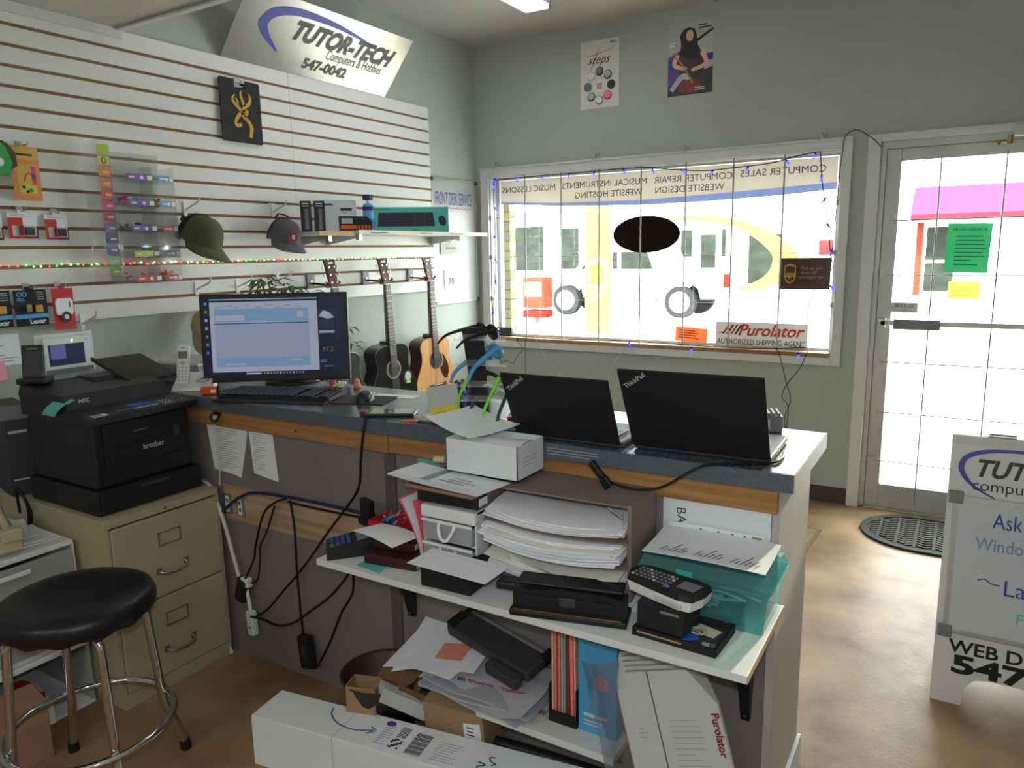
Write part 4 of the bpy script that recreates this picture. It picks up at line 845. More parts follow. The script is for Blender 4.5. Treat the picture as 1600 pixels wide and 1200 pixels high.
tips = [((.02, -.16, 1.41), .11), ((-.02, -.06, 1.45), .11), ((.05, -.24, 1.39), .10), ((.10, -.02, 1.43), .10), ((-.05, .05, 1.41), .10), ((.06, .12, 1.39), .10), ((.02, .20, 1.36), .09), ((.0, -.12, 1.47), .09), ((.08, -.18, 1.44), .09), ((-.03, .00, 1.35), .10),
    ((.06, .26, 1.29), .10), ((.10, .30, 1.21), .10), ((.12, .31, 1.12), .09), ((.08, .27, 1.16), .08), ((.1, .22, 1.24), .09), ((0, 0, 1.25), .12), ((.1, -.1, 1.2), .12)]
for (c_, s_) in tips:
    st_.tube([(0, 0, .27), (c_[0] * .3, c_[1] * .3, .8), (c_[0] * .8, c_[1] * .8, c_[2] - .12), c_], .004, 'stem_brown', n=5); leafcluster(c_, None, s_, 8)
P('stems', st_, pt); P('leaves', lf, pt)

# ================================================================== THE COUNTER
ct = T('service_counter', 'long grey service counter base with oak strip, seen from the staff side', 'counter', (0, -3.01, 0))
P('back_panel', B().box(.02, 1.628, 0, .018, .0, .999, 'counter_laminate'), ct); P('back_panel', B().box(1.632, 2.852, 0, .018, .0, .999, 'counter_laminate'), ct)
P('batten', B().box(1.632, 1.676, -.008, -.0005, .0, .94, 'batten_mauve'), ct)
P('end_panel', B().box(2.853, 2.872, 0, .40, .0, .999, 'counter_side'), ct, 'pale grey end panel')
P('front_panel', B().box(.02, 2.852, .385, .40, .0, .999, 'counter_side'), ct)
P('plinth', B().box(2.8725, 2.885, .10, .415, 0, .10, 'trim_white', .003), ct)
P('oak_strip', B().box(.03, 1.659, -.018, -.0005, .935, .999, 'oak_strip', .003), ct); P('oak_strip', B().box(1.663, 2.868, -.018, -.0005, .938, .999, 'oak_strip', .003), ct)
b = B().box(.80, 1.632, -.006, -.0003, .56, .705, 'raceway_oak', .002); P('wire_board', b, ct)
for x in (.812, .885):
    o = P('outlet', B().box(x - .012, x + .034, -.0105, -.0062, .585, .665, 'steel', .002).rect(x, x + .022, .592, .658, 'white_plastic', -.0115).rect(x + .006, x + .016, .605, .620, 'dark_grey', -.012, .0004).rect(x + .006, x + .016, .632, .647, 'dark_grey', -.012, .0004), ct)
wt = T('worktop', 'dark grey speckled worktop running the length of the counter', 'worktop', (0, -3.04, 1.0))
P('slab', B().box(.02, 2.903, .002, .465, .0, .045, 'worktop_grey', .002), wt)
P('edge_band', B().box(.02, 2.903, -.001, .0018, .0, .0445, 'worktop_edge').box(2.9035, 2.906, .0, .465, .0, .0445, 'counter_side'), wt)
P('scuffs', B().lines(2.25, 2.42, .012, .036, 3, 'light_grey', -.0015, 6, .2), wt)

# filing cabinet
fc = T('filing_cabinet', 'two-drawer tan metal filing cabinet under the black printer', 'filing cabinet', (.786, -3.264, 0), 90)
P('carcass', B().box(-.224, .224, .0005, .68, 0, .6955, 'cabinet_tan', .003).box(-.224, .224, -.012, .0, .668, .6955, 'cabinet_tan', .002).box(-.224, .224, -.012, .0, 0, .055, 'cabinet_tan', .002).box(-.224, -.212, -.012, 0, .056, .667, 'cabinet_tan').box(.212, .224, -.012, 0, .056, .667, 'cabinet_tan').box(-.211, .211, -.002, -.0001, .05, .67, 'cabinet_gap').cyl((0, -.012, .682), (0, -.014, .682), .007, 'steel', n=12), fc)
for z0, z1 in ((.362, .662), (.061, .356)):
    d = P('drawer', B().box(-.209, .209, -.02, -.0025, z0, z1, 'cabinet_tan', .003), fc)
    zm = z1 - .09
    P('label_holder', B().box(-.045, -.040, -.023, -.02, zm - .022, zm + .028, 'steel').box(.040, .045, -.023, -.02, zm - .022, zm + .028, 'steel').box(-.045, .045, -.023, -.02, zm + .025, zm + .028, 'steel').box(-.045, .045, -.024, -.02, zm - .024, zm - .018, 'steel'), d)
    zh = z0 + .098
    P('handle', B().tube([(-.055, -.02, zh), (-.045, -.045, zh - .006), (0, -.05, zh - .010), (.045, -.045, zh - .004), (.055, -.02, zh + .004)], .006, 'chrome', n=8).box(-.066, -.044, -.026, -.02, zh - .012, zh + .014, 'chrome', .003).box(.044, .066, -.026, -.02, zh - .012, zh + .016, 'chrome', .003), d)
P('label', B().rect(-.219, -.165, .318, .352, 'paper', -.0208).lines(-.215, -.17, .322, .348, 3, 'ink_light', -.0213), fc)
P('label', B().prism([(.21, .0), (.228, .0), (.215, .035)], -.014, -.0125, 'paper'), fc)

# printer
pr_ = T('laser_printer', 'black multifunction laser printer on the tan filing cabinet', 'printer', (.735, -3.252, .6965), 90)
P('paper_tray', B().box(-.215, .195, 0, .44, 0, .088, 'black_plastic', .008).box(-.205, .185, -.012, .0, .008, .082, 'black_plastic', .005).box(-.06, .05, -.016, -.012, .068, .08, 'dark_grey', .002), pr_)
b = B().box(-.205, .172, .012, .42, .0885, .33, 'black_plastic', .012); P('body', b, pr_)
P('output_recess', B().box(-.165, .145, .004, .0115, .16, .315, 'black_matte', .002).box(-.15, .135, .0, .0039, .165, .225, 'black_plastic', .003).lines(-.06, .03, .268, .276, 1, 'mid_grey', .0035, 3, .4).rect(.095, .12, .22, .26, 'dark_grey', .0035), pr_)
P('maker_badge', B().txt('brother', .01, .208, .026, 'light_grey', y=-.0008, bold=.02), pr_)
b = B(); b.hexa([(-.22, -.03, .325), (.180, -.03, .325), (.180, .42, .325), (-.22, .42, .325)], [(-.22, -.028, .347), (.180, -.028, .347), (.180, .42, .395), (-.22, .42, .395)], 'black_plastic'); P('scanner_deck', b, pr_)
b = B(); b.hexa([(-.222, .11, .362), (.172, .11, .362), (.172, .425, .394), (-.222, .425, .394)], [(-.215, .14, .412), (.165, .14, .412), (.165, .415, .43), (-.215, .415, .43)], 'black_plastic'); b.txt('MFC', -.155, .388, .020, 'light_grey', y=.118, bold=.03); P('scanner_lid', b, pr_)
b = B(); b.hexa([(-.02, .28, .395), (.178, .28, .395), (.178, .42, .395), (-.02, .42, .395)], [(-.01, .30, .435), (.17, .30, .435), (.17, .42, .435), (-.01, .42, .435)], 'black_plastic'); P('feeder', b, pr_)
b = B(); b.X = XF((.17, .22, .405), rx=17); b.box(-.10, .11, .0, .25, 0, .006, 'black_plastic', .002).box(-.10, -.09, .0, .25, .006, .014, 'black_plastic'); P('document_tray', b, pr_)
b = B(); b.X = XF((0, -.028, .347), rx=6.2); b.X = b.X @ TOPX(0)
for r_ in range(4):
    for c_ in range(3): b.ell(.135 + c_ * .0 + .016 * (c_ - 1), .022 + r_ * .022, .0045, .0035, 'mid_grey', -.002, .0015, 8)
for c_ in range(4): b.rect(-.11 + c_ * .028, -.09 + c_ * .028, .03, .038, 'mid_grey', -.002)
P('buttons', b, pr_); XX = b.X; b = B(); b.X = XX; b.rect(-.045, .045, .045, .085, 'ink_blue', -.002).rect(-.048, -.02, .022, .034, 'light_grey', -.0025).rect(-.014, .012, .022, .034, 'light_grey', -.0025).rect(.018, .044, .022, .034, 'light_grey', -.0025)
P('display', b, pr_); b = B(); b.X = XX; b.rect(-.20, -.15, .012, .040, 'paper', -.002).lines(-.198, -.152, .014, .038, 4, 'ink', -.0026, 3, .4)
P('panel_sticker', b, pr_)
b = B(); b.X = XX
for r_ in range(4):
    for c_ in range(4): b.ell(.066 + c_ * .012, .018 + r_ * .017, .0038, .003, 'light_grey', -.002, .0015, 8)
P('buttons', b, pr_)
b = B(); b.grid(4, 8, lambda u, v: (-.0015 - .0 - .028 * 0 + (.0 + .006 * sin(v * 3)) * 0 - .045 * 0, 0, 0) if False else (-.222 - .002 - .012 * sin(v * 2.4), .150 + .085 * u - .05 * (1 - v) + .02 * v, .392 - .052 * v), 'teal_note'); b.grid(3, 3, lambda u, v: (-.222 + .03 * (1 - v), .10 + .085 * u, .388 + .012 * (1 - v)), 'teal_note')
P('sticky_note', b, pr_, 'teal sticky note on the printer side')
tb = T('phone_dock', 'black handset standing in a dock on the printer top', 'phone dock', (.335, -3.425, 1.1275), 40)
P('base', B().box(-.05, .05, -.03, .05, 0, .022, 'black_plastic', .006), tb)
b = B(); b.X = XF((0, .0, .015), rx=-10); b.box(-.037, .037, -.006, .008, 0, .125, 'black_plastic', .004).rect(-.030, .030, .012, .10, 'dark_grey', -.0066).rect(-.018, .018, .108, .113, 'mid_grey', -.0066); P('handset', b, tb)
md = T('modem', 'tall dark grey modem box standing behind the printer by the wall', 'modem', (.13, -3.435, .6965), 78)
P('case', B().box(-.045, .045, -.10, .10, 0, .345, 'dark_grey', .006).box(-.0455, .0455, -.101, .101, .29, .3445, 'mid_grey', .004), md)
P('front_strip', B().box(-.03, .03, -.104, -.1, .24, .25, 'light_grey').box(-.03, .03, -.104, -.1, .06, .065, 'light_grey'), md)
cord('modem_cable', [(.2, -3.56, .70), (.22, -3.545, .82), (.17, -3.56, .92), (.05, -3.55, .93), (.012, -3.5, .84), (.012, -3.52, .70), (.012, -3.6, .55)], .004, 'cord_black', 'black cable looping beside the dark modem at the left wall', 'cable')
cord('modem_cable', [(.30, -3.52, .75), (.33, -3.51, .72), (.36, -3.505, .66), (.34, -3.51, .60), (.37, -3.52, .70), (.33, -3.53, .76), (.31, -3.52, .66)], .005, 'cord_black', 'tangled black cable at the back left of the filing cabinet', 'cable')
hs = T('hand_sanitizer', 'clear pump bottle behind the printer against the wall', 'bottle', (.17, -2.955, 1.0455))
P('bottle', B().lathe([(0, 0), (.034, 0), (.036, .01), (.036, .075), (.026, .10), (.014, .11), (.014, .118)], 'clear_bottle', n=20), hs); P('pump', B().cyl((0, 0, .118), (0, 0, .15), .012, 'clear_bottle', n=14).box(-.008, .03, -.006, .006, .15, .16, 'clear_bottle', .003), hs)
gb = ONE('storage_box', B().box(-.17, .17, -.12, .12, 0, .074, 'mid_grey', .004).box(-.172, .172, -.122, .122, .074, .084, 'light_grey', .003), 'flat grey box on the counter behind the white phone', 'box', (.30, -2.76, 1.0455), 8)

# monitor, keyboard and other things on the counter -----------------------
mo = T('monitor', 'widescreen black monitor showing a pale blue form on the counter', 'monitor', (.812, -2.642, 1.0455), 36)
P('foot', B().lathe([(0, 0), (.11, 0), (.11, .006), (.09, .010), (0, .010)], 'black_plastic', n=30, sy=.75), mo)
P('stand', B().box(-.03, .03, -.02, .02, .010, .20, 'black_plastic', .006), mo)
ML = XF((-.045, -.075, .018), rx=-4.8)
b = B(); b.X = ML; b.box(-.292, .298, -.008, .025, 0, .358, 'black_plastic', .004); b.box(-.11, .11, .025, .055, .08, .26, 'black_plastic', .006); P('housing', b, mo)
b = B(); b.X = ML; y = -.0088
b.rect(-.279, .279, .028, .345, 'screen_navy', y, .0006); b.rect(-.252, .175, .042, .338, 'screen_white', y - .0004, .0004); b.rect(-.252, .175, .326, .334, 'screen_navy', y - .0007, .0003)
b.rect(-.235, .14, .245, .298, 'screen_blue', y - .0007, .0003).rect(-.235, .14, .062, .098, 'screen_blue', y - .0007, .0003).rect(-.235, .14, .098, .236, 'screen_pale', y - .0007, .0003).rect(-.232, -.115, .25, .272, 'screen_white', y - .001, .0003).rect(-.235, .14, .236, .241, 'screen_line', y - .001, .0003).rect(.095, .12, .26, .285, 'screen_white', y - .001, .0003)
b.rect(-.20, -.12, .07, .077, 'screen_white', y - .001, .0003).rect(.06, .11, .084, .09, 'screen_white', y - .001, .0003)
R = random.Random(2)
for k in range(9): b.rect(-.23 + k * .04, -.215 + k * .04 + R.uniform(0, .012), .303 + (k % 2) * .006, .305 + (k % 2) * .006, 'screen_line', y - .001, .0003)
b.rect(.18, .242, .21, .29, 'screen_dim', y - .0006, .0003).prism([(.18, .262), (.20, .285), (.225, .275), (.242, .255), (.215, .25)], y - .001, y - .0007, 'screen_white').rect(.18, .242, .192, .203, 'screen_pale', y - .0009, .0003)
b.txt('97.2', .212, .125, .026, 'gold', y=y - .001).rect(.18, .205, .072, .084, 'screen_line', y - .0009, .0003).rect(.195, .235, .055, .057, 'screen_pale', y - .0009, .0003).rect(.252, .256, .16, .33, 'screen_dim', y - .0009, .0003)
b.rect(-.12, -.06, .031, .038, 'screen_white', y - .0009, .0003)
for k in range(13): b.rect(-.05 + k * .0128, -.043 + k * .0128, .031, .038, ['screen_icon', 'screen_white', 'amber', 'screen_icon'][k % 4], y - .0009, .0003)
for k in range(7): b.rect(-.272, -.262, .315 - k * .033, .326 - k * .033, ['screen_icon', 'yellow', 'screen_white', 'screen_pale', 'pink', 'screen_icon', 'screen_violet'][k], y - .0009, .0003)
P('screen', b, mo)
kbd = T('keyboard', 'black full-size keyboard in front of the monitor', 'keyboard', (1.045, -2.90, 1.0455), 18)
b = B(); b.X = XF((0, 0, 0), rx=3); b.box(-.225, .225, -.075, .075, .004, .018, 'black_matte', .004).box(-.225, .225, -.12, -.076, .002, .010, 'black_matte', .003); P('tray', b, kbd)
b = B(); b.X = XF((0, 0, 0), rx=3)
for r_ in range(6):
    for c_ in range(22):
        if c_ in (15, 19) and r_ < 5: continue
        if r_ == 0 and 4 <= c_ <= 8: continue
        x = -.218 + c_ * .0198; z = -.066 + r_ * .0228; b.box(x, x + .0165, z, z + .0185, .0182, .0245, 'black_plastic', .002, 1)
b.box(-.139, -.045, -.066, -.0475, .0182, .0245, 'black_plastic', .002); P('keys', b, kbd)
ph = T('cordless_phone', 'white cordless phone leaning in its answering base, left of the monitor', 'telephone', (.565, -2.935, 1.0455), 40)
P('answering_base', B().hexa([(-.075, -.055, 0), (.075, -.055, 0), (.075, .06, 0), (-.075, .06, 0)], [(-.072, -.05, .012), (.072, -.05, .012), (.068, .055, .06), (-.068, .055, .06)], 'white_plastic').lathe([(0, .0), (.026, .0), (.024, .008), (0, .010)], 'light_grey', (.035, -.01, .032), 18, 1, .7).lathe([(0, .0), (.018, .0), (.0, .004)], 'dark_grey', (.035, -.01, .040), 18, 1, .7), ph)
b = B(); b.X = XF((-.035, -.028, .022), rx=-22); b.box(-.024, .024, -.012, .012, 0, .165, 'white_plastic', .007).rect(-.018, .018, .105, .135, 'mid_grey', -.0126).rect(-.008, .008, .149, .152, 'ink', -.0126).ell(0, .086, .012, .008, 'light_grey', -.0128)
for r_ in range(5):
    for c_ in range(3): b.rect(-.018 + c_ * .013, -.009 + c_ * .013, .012 + r_ * .013, .020 + r_ * .013, 'light_grey', -.0128)
P('handset', b, ph)
tp = T('tape_cutter', 'small bright orange tool with black tip beside the keyboard', 'tool', (.735, -2.985, 1.0455), 30)
P('body', B().box(-.035, .03, -.014, .014, 0, .03, 'orange', .005).box(-.036, -.030, -.009, .009, .006, .024, 'black_matte').box(.03, .04, -.016, .016, 0, .034, 'black_plastic', .003), tp); P('label', B().rect(.005, .025, .008, .02, 'paper', -.0148), tp)
ONE('mouse_mat', B().box(-.10, .10, -.075, .075, 0, .003, 'black_matte', .001), 'black mouse mat on the counter', 'mouse mat', (1.37, -2.81, 1.0455), 18)
ms = T('mouse', 'black computer mouse with silver side on the mat', 'mouse', (1.385, -2.825, 1.0487), 25)
P('shell', B().grid(12, 8, lambda u, v: (.031 * cos(2 * pi * u) * cos(v * pi / 2) ** .7, .052 * sin(2 * pi * u) * cos(v * pi / 2) ** .7, .036 * sin(v * pi / 2)), 'black_plastic'), ms); P('side_trim', B().tube([(.031, -.035, .006), (.030, 0, .02), (.027, .03, .024)], .003, 'light_grey', n=6), ms)
sp = T('smartphone', 'black cased smartphone lying face up near the counter edge', 'phone', (1.618, -2.955, 1.0455), -62)
P('case', B().box(-.040, .040, -.083, .083, 0, .011, 'black_plastic', .004), sp); P('screen', B().box(-.036, .036, -.066, .075, .0111, .0116, 'phone_glass').box(-.03, .03, -.075, -.069, .0111, .0116, 'dark_grey'), sp); P('charging_plug', B().box(-.012, .012, -.105, -.081, .002, .012, 'dark_red', .003), sp)
ONE('crayon', B().cyl((-.02, 0, .005), (.02, 0, .005), .0045, 'orange', n=8).cyl((.02, 0, .005), (.028, 0, .005), .0045, 'cream', r1=.001, n=8), 'short orange pencil stub at the counter edge beside the phone', 'pencil', (1.748, -3.02, 1.0455), 40)
rd = T('round_dish', 'flat grey and white oval dish beside the card holder', 'dish', (1.795, -2.965, 1.0455), 20)
P('dish', B().lathe([(0, 0), (.045, 0), (.058, .008), (.060, .014), (.052, .016), (.040, .012), (0, .012)], 'light_grey', n=28, sy=.65).lathe([(.0, .013), (.036, .0145), (.03, .018), (0, .02)], 'cream', n=24, sy=.6), rd)
ch = T('card_holder', 'grey card standing in a holder with yellow label on the counter', 'card holder', (1.85, -2.965, 1.0455), 25)
b = B(); b.X = XF((0, 0, .002), rx=-12, ry=-8); b.box(-.048, .048, -.003, .003, 0, .115, 'light_grey', .001).rect(-.046, .046, .004, .050, 'yellow', -.0036).lines(-.028, .028, .012, .036, 3, 'olive_cloth', -.0041, 3, .15).box(-.039, .039, -.006, .006, -.001, .006, 'black_plastic'); P('card', b, ch)
pc = T('pen_cup', 'dark cup holding blue pens and dark markers behind the card holder', 'pen cup', (1.868, -2.885, 1.0455))
P('cup', B().lathe([(0, 0), (.030, 0), (.033, .075), (.031, .075), (.028, .003), (0, .003)], 'navy', n=20), pc)
for k in range(8):
    a = k * .8; x, y = .018 * cos(a), .018 * sin(a)
    ONE('pen', B().cyl((0, 0, 0), (x * .5, y * .5, .095), .0042, 'blue' if k % 2 else 'dark_grey', n=8).cyl((x * .5, y * .5, .095), (x * .62, y * .62, .118), .0052, 'rosewood' if k < 5 else 'black_plastic', n=8), ('blue pen' if k % 2 else 'dark marker') + ' standing in the cup behind the card holder', 'pen', (1.868 + x, -2.885 + y, 1.0495), group='blue pens in the dark cup' if k % 2 else 'dark markers in the dark cup')
# sunglasses rack
gr = T('glasses_rack', 'black column rack holding sunglasses beside the left laptop', 'display rack', (1.965, -2.925, 1.0455), 20)
P('base', B().lathe([(0, 0), (.075, 0), (.075, .006), (.03, .012), (0, .012)], 'black_plastic', n=28), gr)
b = B(); b.X = XF((0, 0, 0), ry=-5); b.hexa([(-.022, -.012, .01), (.022, -.012, .01), (.022, .012, .01), (-.022, .012, .01)], [(-.034, -.012, .30), (.034, -.012, .30), (.034, .012, .30), (-.034, .012, .30)], 'black_matte'); P('column', b, gr)
for k, z in enumerate((.262, .185, .12, .075)):
    P('acrylic_arm', B().box(-.082, .082, -.030, -.024, z, z + .006, 'clear_acrylic').box(-.008, .008, -.026, -.010, z, z + .006, 'clear_acrylic').box(-.06, .06, -.034, -.030, z + .001, z + .02, 'clear_acrylic'), gr)
def shades(label, loc, rz, tilt, fm, lm, tm, ry=0, rxx=0, spread=.0, k=1.0):
    r = T('sunglasses', label, 'sunglasses', loc, rz, rx=tilt, ry=ry)
    b = B()
    for sx in (-1, 1):
        b.tube([(sx * (.036 + .030 * cos(a) * (1.0)), -.002 - .010 * abs(cos(a)) * (1 if sx * cos(a) * sx > 0 else 0) * 0, .021 * sin(a)) for a in [i * pi / 6 for i in range(12)]], .0042 * k, fm, n=6, closed=True)
    b.tube([(-.010, -.003, .008), (0, -.004, .011), (.010, -.003, .008)], .0035, fm, n=6); P('frame', b, r)
    b = B()
    for sx in (-1, 1): b.ell(sx * .036, 0, .029, .020, lm, -.0025, .0012, 20)
    P('lenses', b, r)
    for sx in (-1, 1):
        P('temple', B().tube([(sx * .066, 0, .010), (sx * .070, .03, .010), (sx * (.070 + spread), .10, .006), (sx * (.068 + spread), .135, -.012)], [.0060 * k, .0056 * k, .0048 * k, .0036 * k], tm, n=6), r)
    return r
shades('black sunglasses with red-marked arm on top of the rack', (1.985, -2.93, 1.335), 150, -10, 'black_plastic', 'black_matte', 'black_plastic', ry=0)
shades('light blue framed sunglasses on the rack with arms pointing down', (1.995, -2.925, 1.270), 148, -30, 'sky_blue', 'lens_clear', 'sky_blue', ry=12, spread=.004, k=1.5)
shades('black wraparound sunglasses with lime green trim on the rack', (1.99, -2.93, 1.205), 158, -58, 'black_plastic', 'black_matte', 'lime', ry=-6)
shades('grey and white sunglasses lowest on the rack with long arms', (2.02, -2.93, 1.160), 165, -48, 'white_plastic', 'lens_clear', 'dark_grey', ry=10)
pp = ONE('paper_sheet', B().grid(10, 8, lambda u, v: (-.10 + .25 * u + .03 * v, -.09 + .16 * v - .03 * u, .028 * (1 - u) ** 2 + .012 * u + .018 * v * v), 'paper', thick=.0008), 'white sheet curling over the counter edge into the white box', 'paper', (1.985, -3.03, 1.062), -18)
lt = []
def laptop(label, loc, w_, h, dep, tilt, rz, logo):
    r = T('laptop', label, 'laptop', loc, rz)
    P('base', B().box(-w_ / 2, w_ / 2, .004, dep, .002, .018, 'dark_grey', .004).box(-w_ / 2 + .02, w_ / 2 - .02, .03, dep * .5, .0185, .0195, 'black_plastic'), r)
    b = B()
    for r_ in range(5):
        for c_ in range(15):
            x = -w_ * .42 + c_ * w_ * .056; y = .035 + r_ * .019; b.box(x, x + w_ * .048, y, y + .016, .0196, .022, 'black_plastic')
    P('keys', b, r)
    b = B(); b.X = XF((0, .0, .016), rx=-tilt) ; b.box(-w_ / 2, w_ / 2, -.008, .0, 0, h, 'black_matte', .003).box(-w_ / 2 + .006, w_ / 2 - .006, 0, .001, .012, h - .006, 'black_plastic'); lid = P('lid', b, r)
    b = B(); b.X = XF((0, .0, .016), rx=-tilt); b.txt('ThinkPad', -w_ / 2 + .042, h - .030, .019, 'light_grey', y=-.0088, bold=.02, rot=radians(38)); P('lettering', b, lid)
    P('hinge', B().cyl((-w_ * .35, .002, .016), (-w_ * .22, .002, .016), .006, 'black_plastic', n=10).cyl((w_ * .22, .002, .016), (w_ * .35, .002, .016), .006, 'black_plastic', n=10), r)
    return r
laptop('smaller black laptop seen from behind, beside the sunglasses rack', (2.300, -3.015, 1.0455), .318, .205, .22, -25, 1, 0)
laptop('larger black laptop seen from behind near the end of the counter', (2.662, -2.985, 1.0455), .352, .252, .245, -29, 2, 0)
ad = T('power_supply', 'grey ribbed metal power supply at the back corner of the counter', 'power supply', (2.735, -2.61, 1.0455), 20)
b = B().box(-.05, .05, -.035, .035, 0, .045, 'mid_grey', .003)
for k in range(7): b.box(-.048 + k * .014, -.042 + k * .014, -.036, .036, .045, .055, 'mid_grey')
P('case', b, ad); P('side_tag', B().rect(-.02, .015, .01, .035, 'light_grey', -.0358), ad)
ONE('silver_clip', B().box(-.045, .045, -.012, .012, 0, .012, 'steel', .003).box(-.045, .045, -.011, -.004, .012, .020, 'light_grey', .002), 'silver clip bar lying behind the white box', 'clip', (2.06, -2.96, 1.0455), 5)
ONE('red_booklet', B().box(-.06, .06, -.04, .04, 0, .010, 'dark_red', .001).box(-.058, .061, -.039, .039, .010, .016, 'paper', .001).box(-.055, .058, -.038, .038, .016, .024, 'cream', .001), 'small stack of red and cream booklets behind the sunglasses rack', 'booklets', (2.055, -2.80, 1.0455), 12)
ONE('paper_slip', B().box(-.06, .06, -.03, .03, 0, .0015, 'paper').box(-.02, .05, -.02, .035, .0016, .012, 'paper_warm'), 'white slips of paper between the two laptops', 'paper', (2.46, -2.66, 1.0455), 10)
ONE('paper_slip', B().box(-.09, .09, -.03, .03, 0, .001, 'paper'), 'flat white slip of paper behind the mouse mat', 'paper', (1.42, -2.70, 1.0455), 12)
tr_ = T('trinket', 'small bundle of pink and yellow trinkets behind the keyboard', 'trinkets', (1.09, -2.655, 1.0455), 0)
P('pink_bead', B().sph((-.03, 0, .014), .014, 'magenta', 10), tr_); P('yellow_stick', B().cyl((-.02, -.01, .006), (.03, .01, .02), .005, 'yellow', n=8), tr_); P('white_tag', B().box(-.0, .03, -.004, .0, .002, .026, 'paper'), tr_)
ONE('figurine', B().lathe([(0, 0), (.014, 0), (.016, .012), (.010, .024), (.011, .032), (0, .040)], 'salmon', n=14), 'tiny salmon-coloured figurine by the back edge behind the mouse mat', 'figurine', (1.165, -2.63, 1.0455))
# things hanging on the staff side
b = B().rect(-.118, .118, -.19, 0, 'paper', -.0012, .001).lines(-.08, .09, -.18, -.01, 18, 'ink_light', -.0018, 6, .25)
ONE('price_list', B().prism([(-.118, 0), (.118, -.0), (.105, -.06), (.062, -.195), (.03, -.188), (-.092, -.18)], -.0022, -.001, 'paper').lines(-.075, .07, -.17, -.01, 17, 'ink_light', -.0028, 6, .22), 'left of two printed lists taped below the oak strip', 'paper list', (.846, -3.0105, .935))
ONE('price_list', B().prism([(-.066, 0), (.064, -.0), (.078, -.18), (.045, -.178), (-.052, -.165)], -.0022, -.001, 'paper').lines(-.045, .03, -.15, -.01, 15, 'ink_light', -.0028, 9, .22), 'right and narrower of two printed lists taped below the oak strip', 'paper list', (1.036, -3.0105, .935))
ONE('teal_sticky_note', B().prism([(-.042, 0), (.044, -.0), (.044, -.034), (.0, -.04), (-.042, -.036)], -.0022, -.001, 'teal_note'), 'teal sticky note on the counter panel above the paper pile', 'sticky note', (1.81, -3.0105, .936))
ONE('large_card', B().prism([(-.136, -.235), (.136, -.235), (.136, 0), (-.136, 0)], -.003, -.001, 'cardboard_white').txt('BA', -.088, -.045, .036, 'ink', y=-.0036, rot=radians(-86)), 'white card with two hand-drawn letters behind the teal box', 'card', (2.716, -3.0105, .937))
kh = T('key_hook', 'small dark cable clip on the oak strip holding a pale cord', 'cable clip', (.824, -3.0285, .975))
P('clip', B().tube([(-.02, -.004, .012), (-.022, -.018, -.002), (0, -.02, -.022), (.022, -.018, -.002), (.02, -.004, .012)], .004, 'black_plastic', n=6).box(-.022, .022, -.006, -.0005, .006, .018, 'black_plastic', .002).box(-.008, .008, -.018, -.008, -.008, .006, 'light_grey', .002), kh)
cord('thin_cable', [(.824, -3.05, .955), (.824, -3.045, .90), (.818, -3.035, .80), (.80, -3.03, .70)], .0022, 'cord_white', 'thin pale cord hanging straight down over the left printed list')
ONE('screw_hole', B().cyl((0, 0, 0), (0, -.0015, 0), .005, 'rosewood', n=10), 'small dark screw head in the oak strip', 'screw', (1.24, -3.0285, .963))
# cords on the staff side
Y = -3.028
cord('phone_cable', [(1.575, -2.995, 1.052), (1.585, -3.04, 1.052), (1.585, -3.060, .99), (1.56, -3.05, .90), (1.532, -3.04, .80), (1.45, -3.04, .70), (1.382, -3.05, .617), (1.259, -3.05, .472), (1.12, -3.05, .33), (1.04, -3.05, .25), (.965, -3.05, .20)], .0045, 'cord_black', 'long black cable falling from the smartphone across the panel')
cord('wire_bundle', [(.815, -3.04, .60), (.90, -3.035, .66), (.994, -3.032, .70), (1.167, -3.03, .712), (1.39, -3.03, .715), (1.531, -3.03, .713), (1.66, -3.035, .712)], .006, 'navy', 'dark blue wire bundle along the top of the wooden board')
cord('wire_bundle', [(1.19, -3.042, .70), (1.30, -3.04, .698), (1.45, -3.04, .70), (1.60, -3.04, .708), (1.68, -3.05, .74)], .004, 'cord_black', 'black wire running beside the blue bundle on the wooden board')
cord('power_cable', [(1.205, -3.045, .708), (1.218, -3.045, .60), (1.214, -3.045, .42), (1.228, -3.05, .20)], .0045, 'cord_black', 'black cord hanging straight down to the power brick')
cord('power_cable', [(1.185, -3.045, .712), (1.13, -3.045, .69), (1.057, -3.045, .632), (1.0, -3.045, .50), (.983, -3.045, .44), (.93, -3.055, .345)], .0045, 'cord_black', 'black cord curving from the bundle to the black adapter')
cord('power_cable', [(1.115, -3.04, .67), (1.06, -3.04, .56), (1.02, -3.04, .50), (1.01, -3.04, .44), (.995, -3.045, .36), (.96, -3.05, .34)], .0035, 'cord_black', 'thinner black cord beside the curving one, ending at the adapter')
pb = T('power_brick', 'black power brick hanging on the counter panel', 'power adapter', (1.245, -3.044, .072), 0, ry=-6)
P('case', B().box(-.028, .028, -.02, .015, 0, .125, 'black_plastic', .006), pb); P('label', B().rect(-.01, .015, .045, .09, 'dark_grey', -.0208), pb)
cord('power_cable', [(1.262, -3.05, .075), (1.30, -3.055, .10), (1.363, -3.055, .200), (1.40, -3.055, .27), (1.436, -3.055, .342), (1.49, -3.05, .43), (1.515, -3.06, .56), (1.62, -3.1, .69)], .0045, 'cord_black', 'black cord rising from the power brick to the shelf')
cord('power_cable', [(.956, -3.06, .205), (1.03, -3.06, .212), (1.10, -3.06, .208), (1.223, -3.09, .262), (1.33, -3.09, .34), (1.44, -3.09, .43), (1.56, -3.11, .56), (1.66, -3.14, .68)], .0045, 'cord_black', 'black cord sweeping from the white plug up under the shelf')
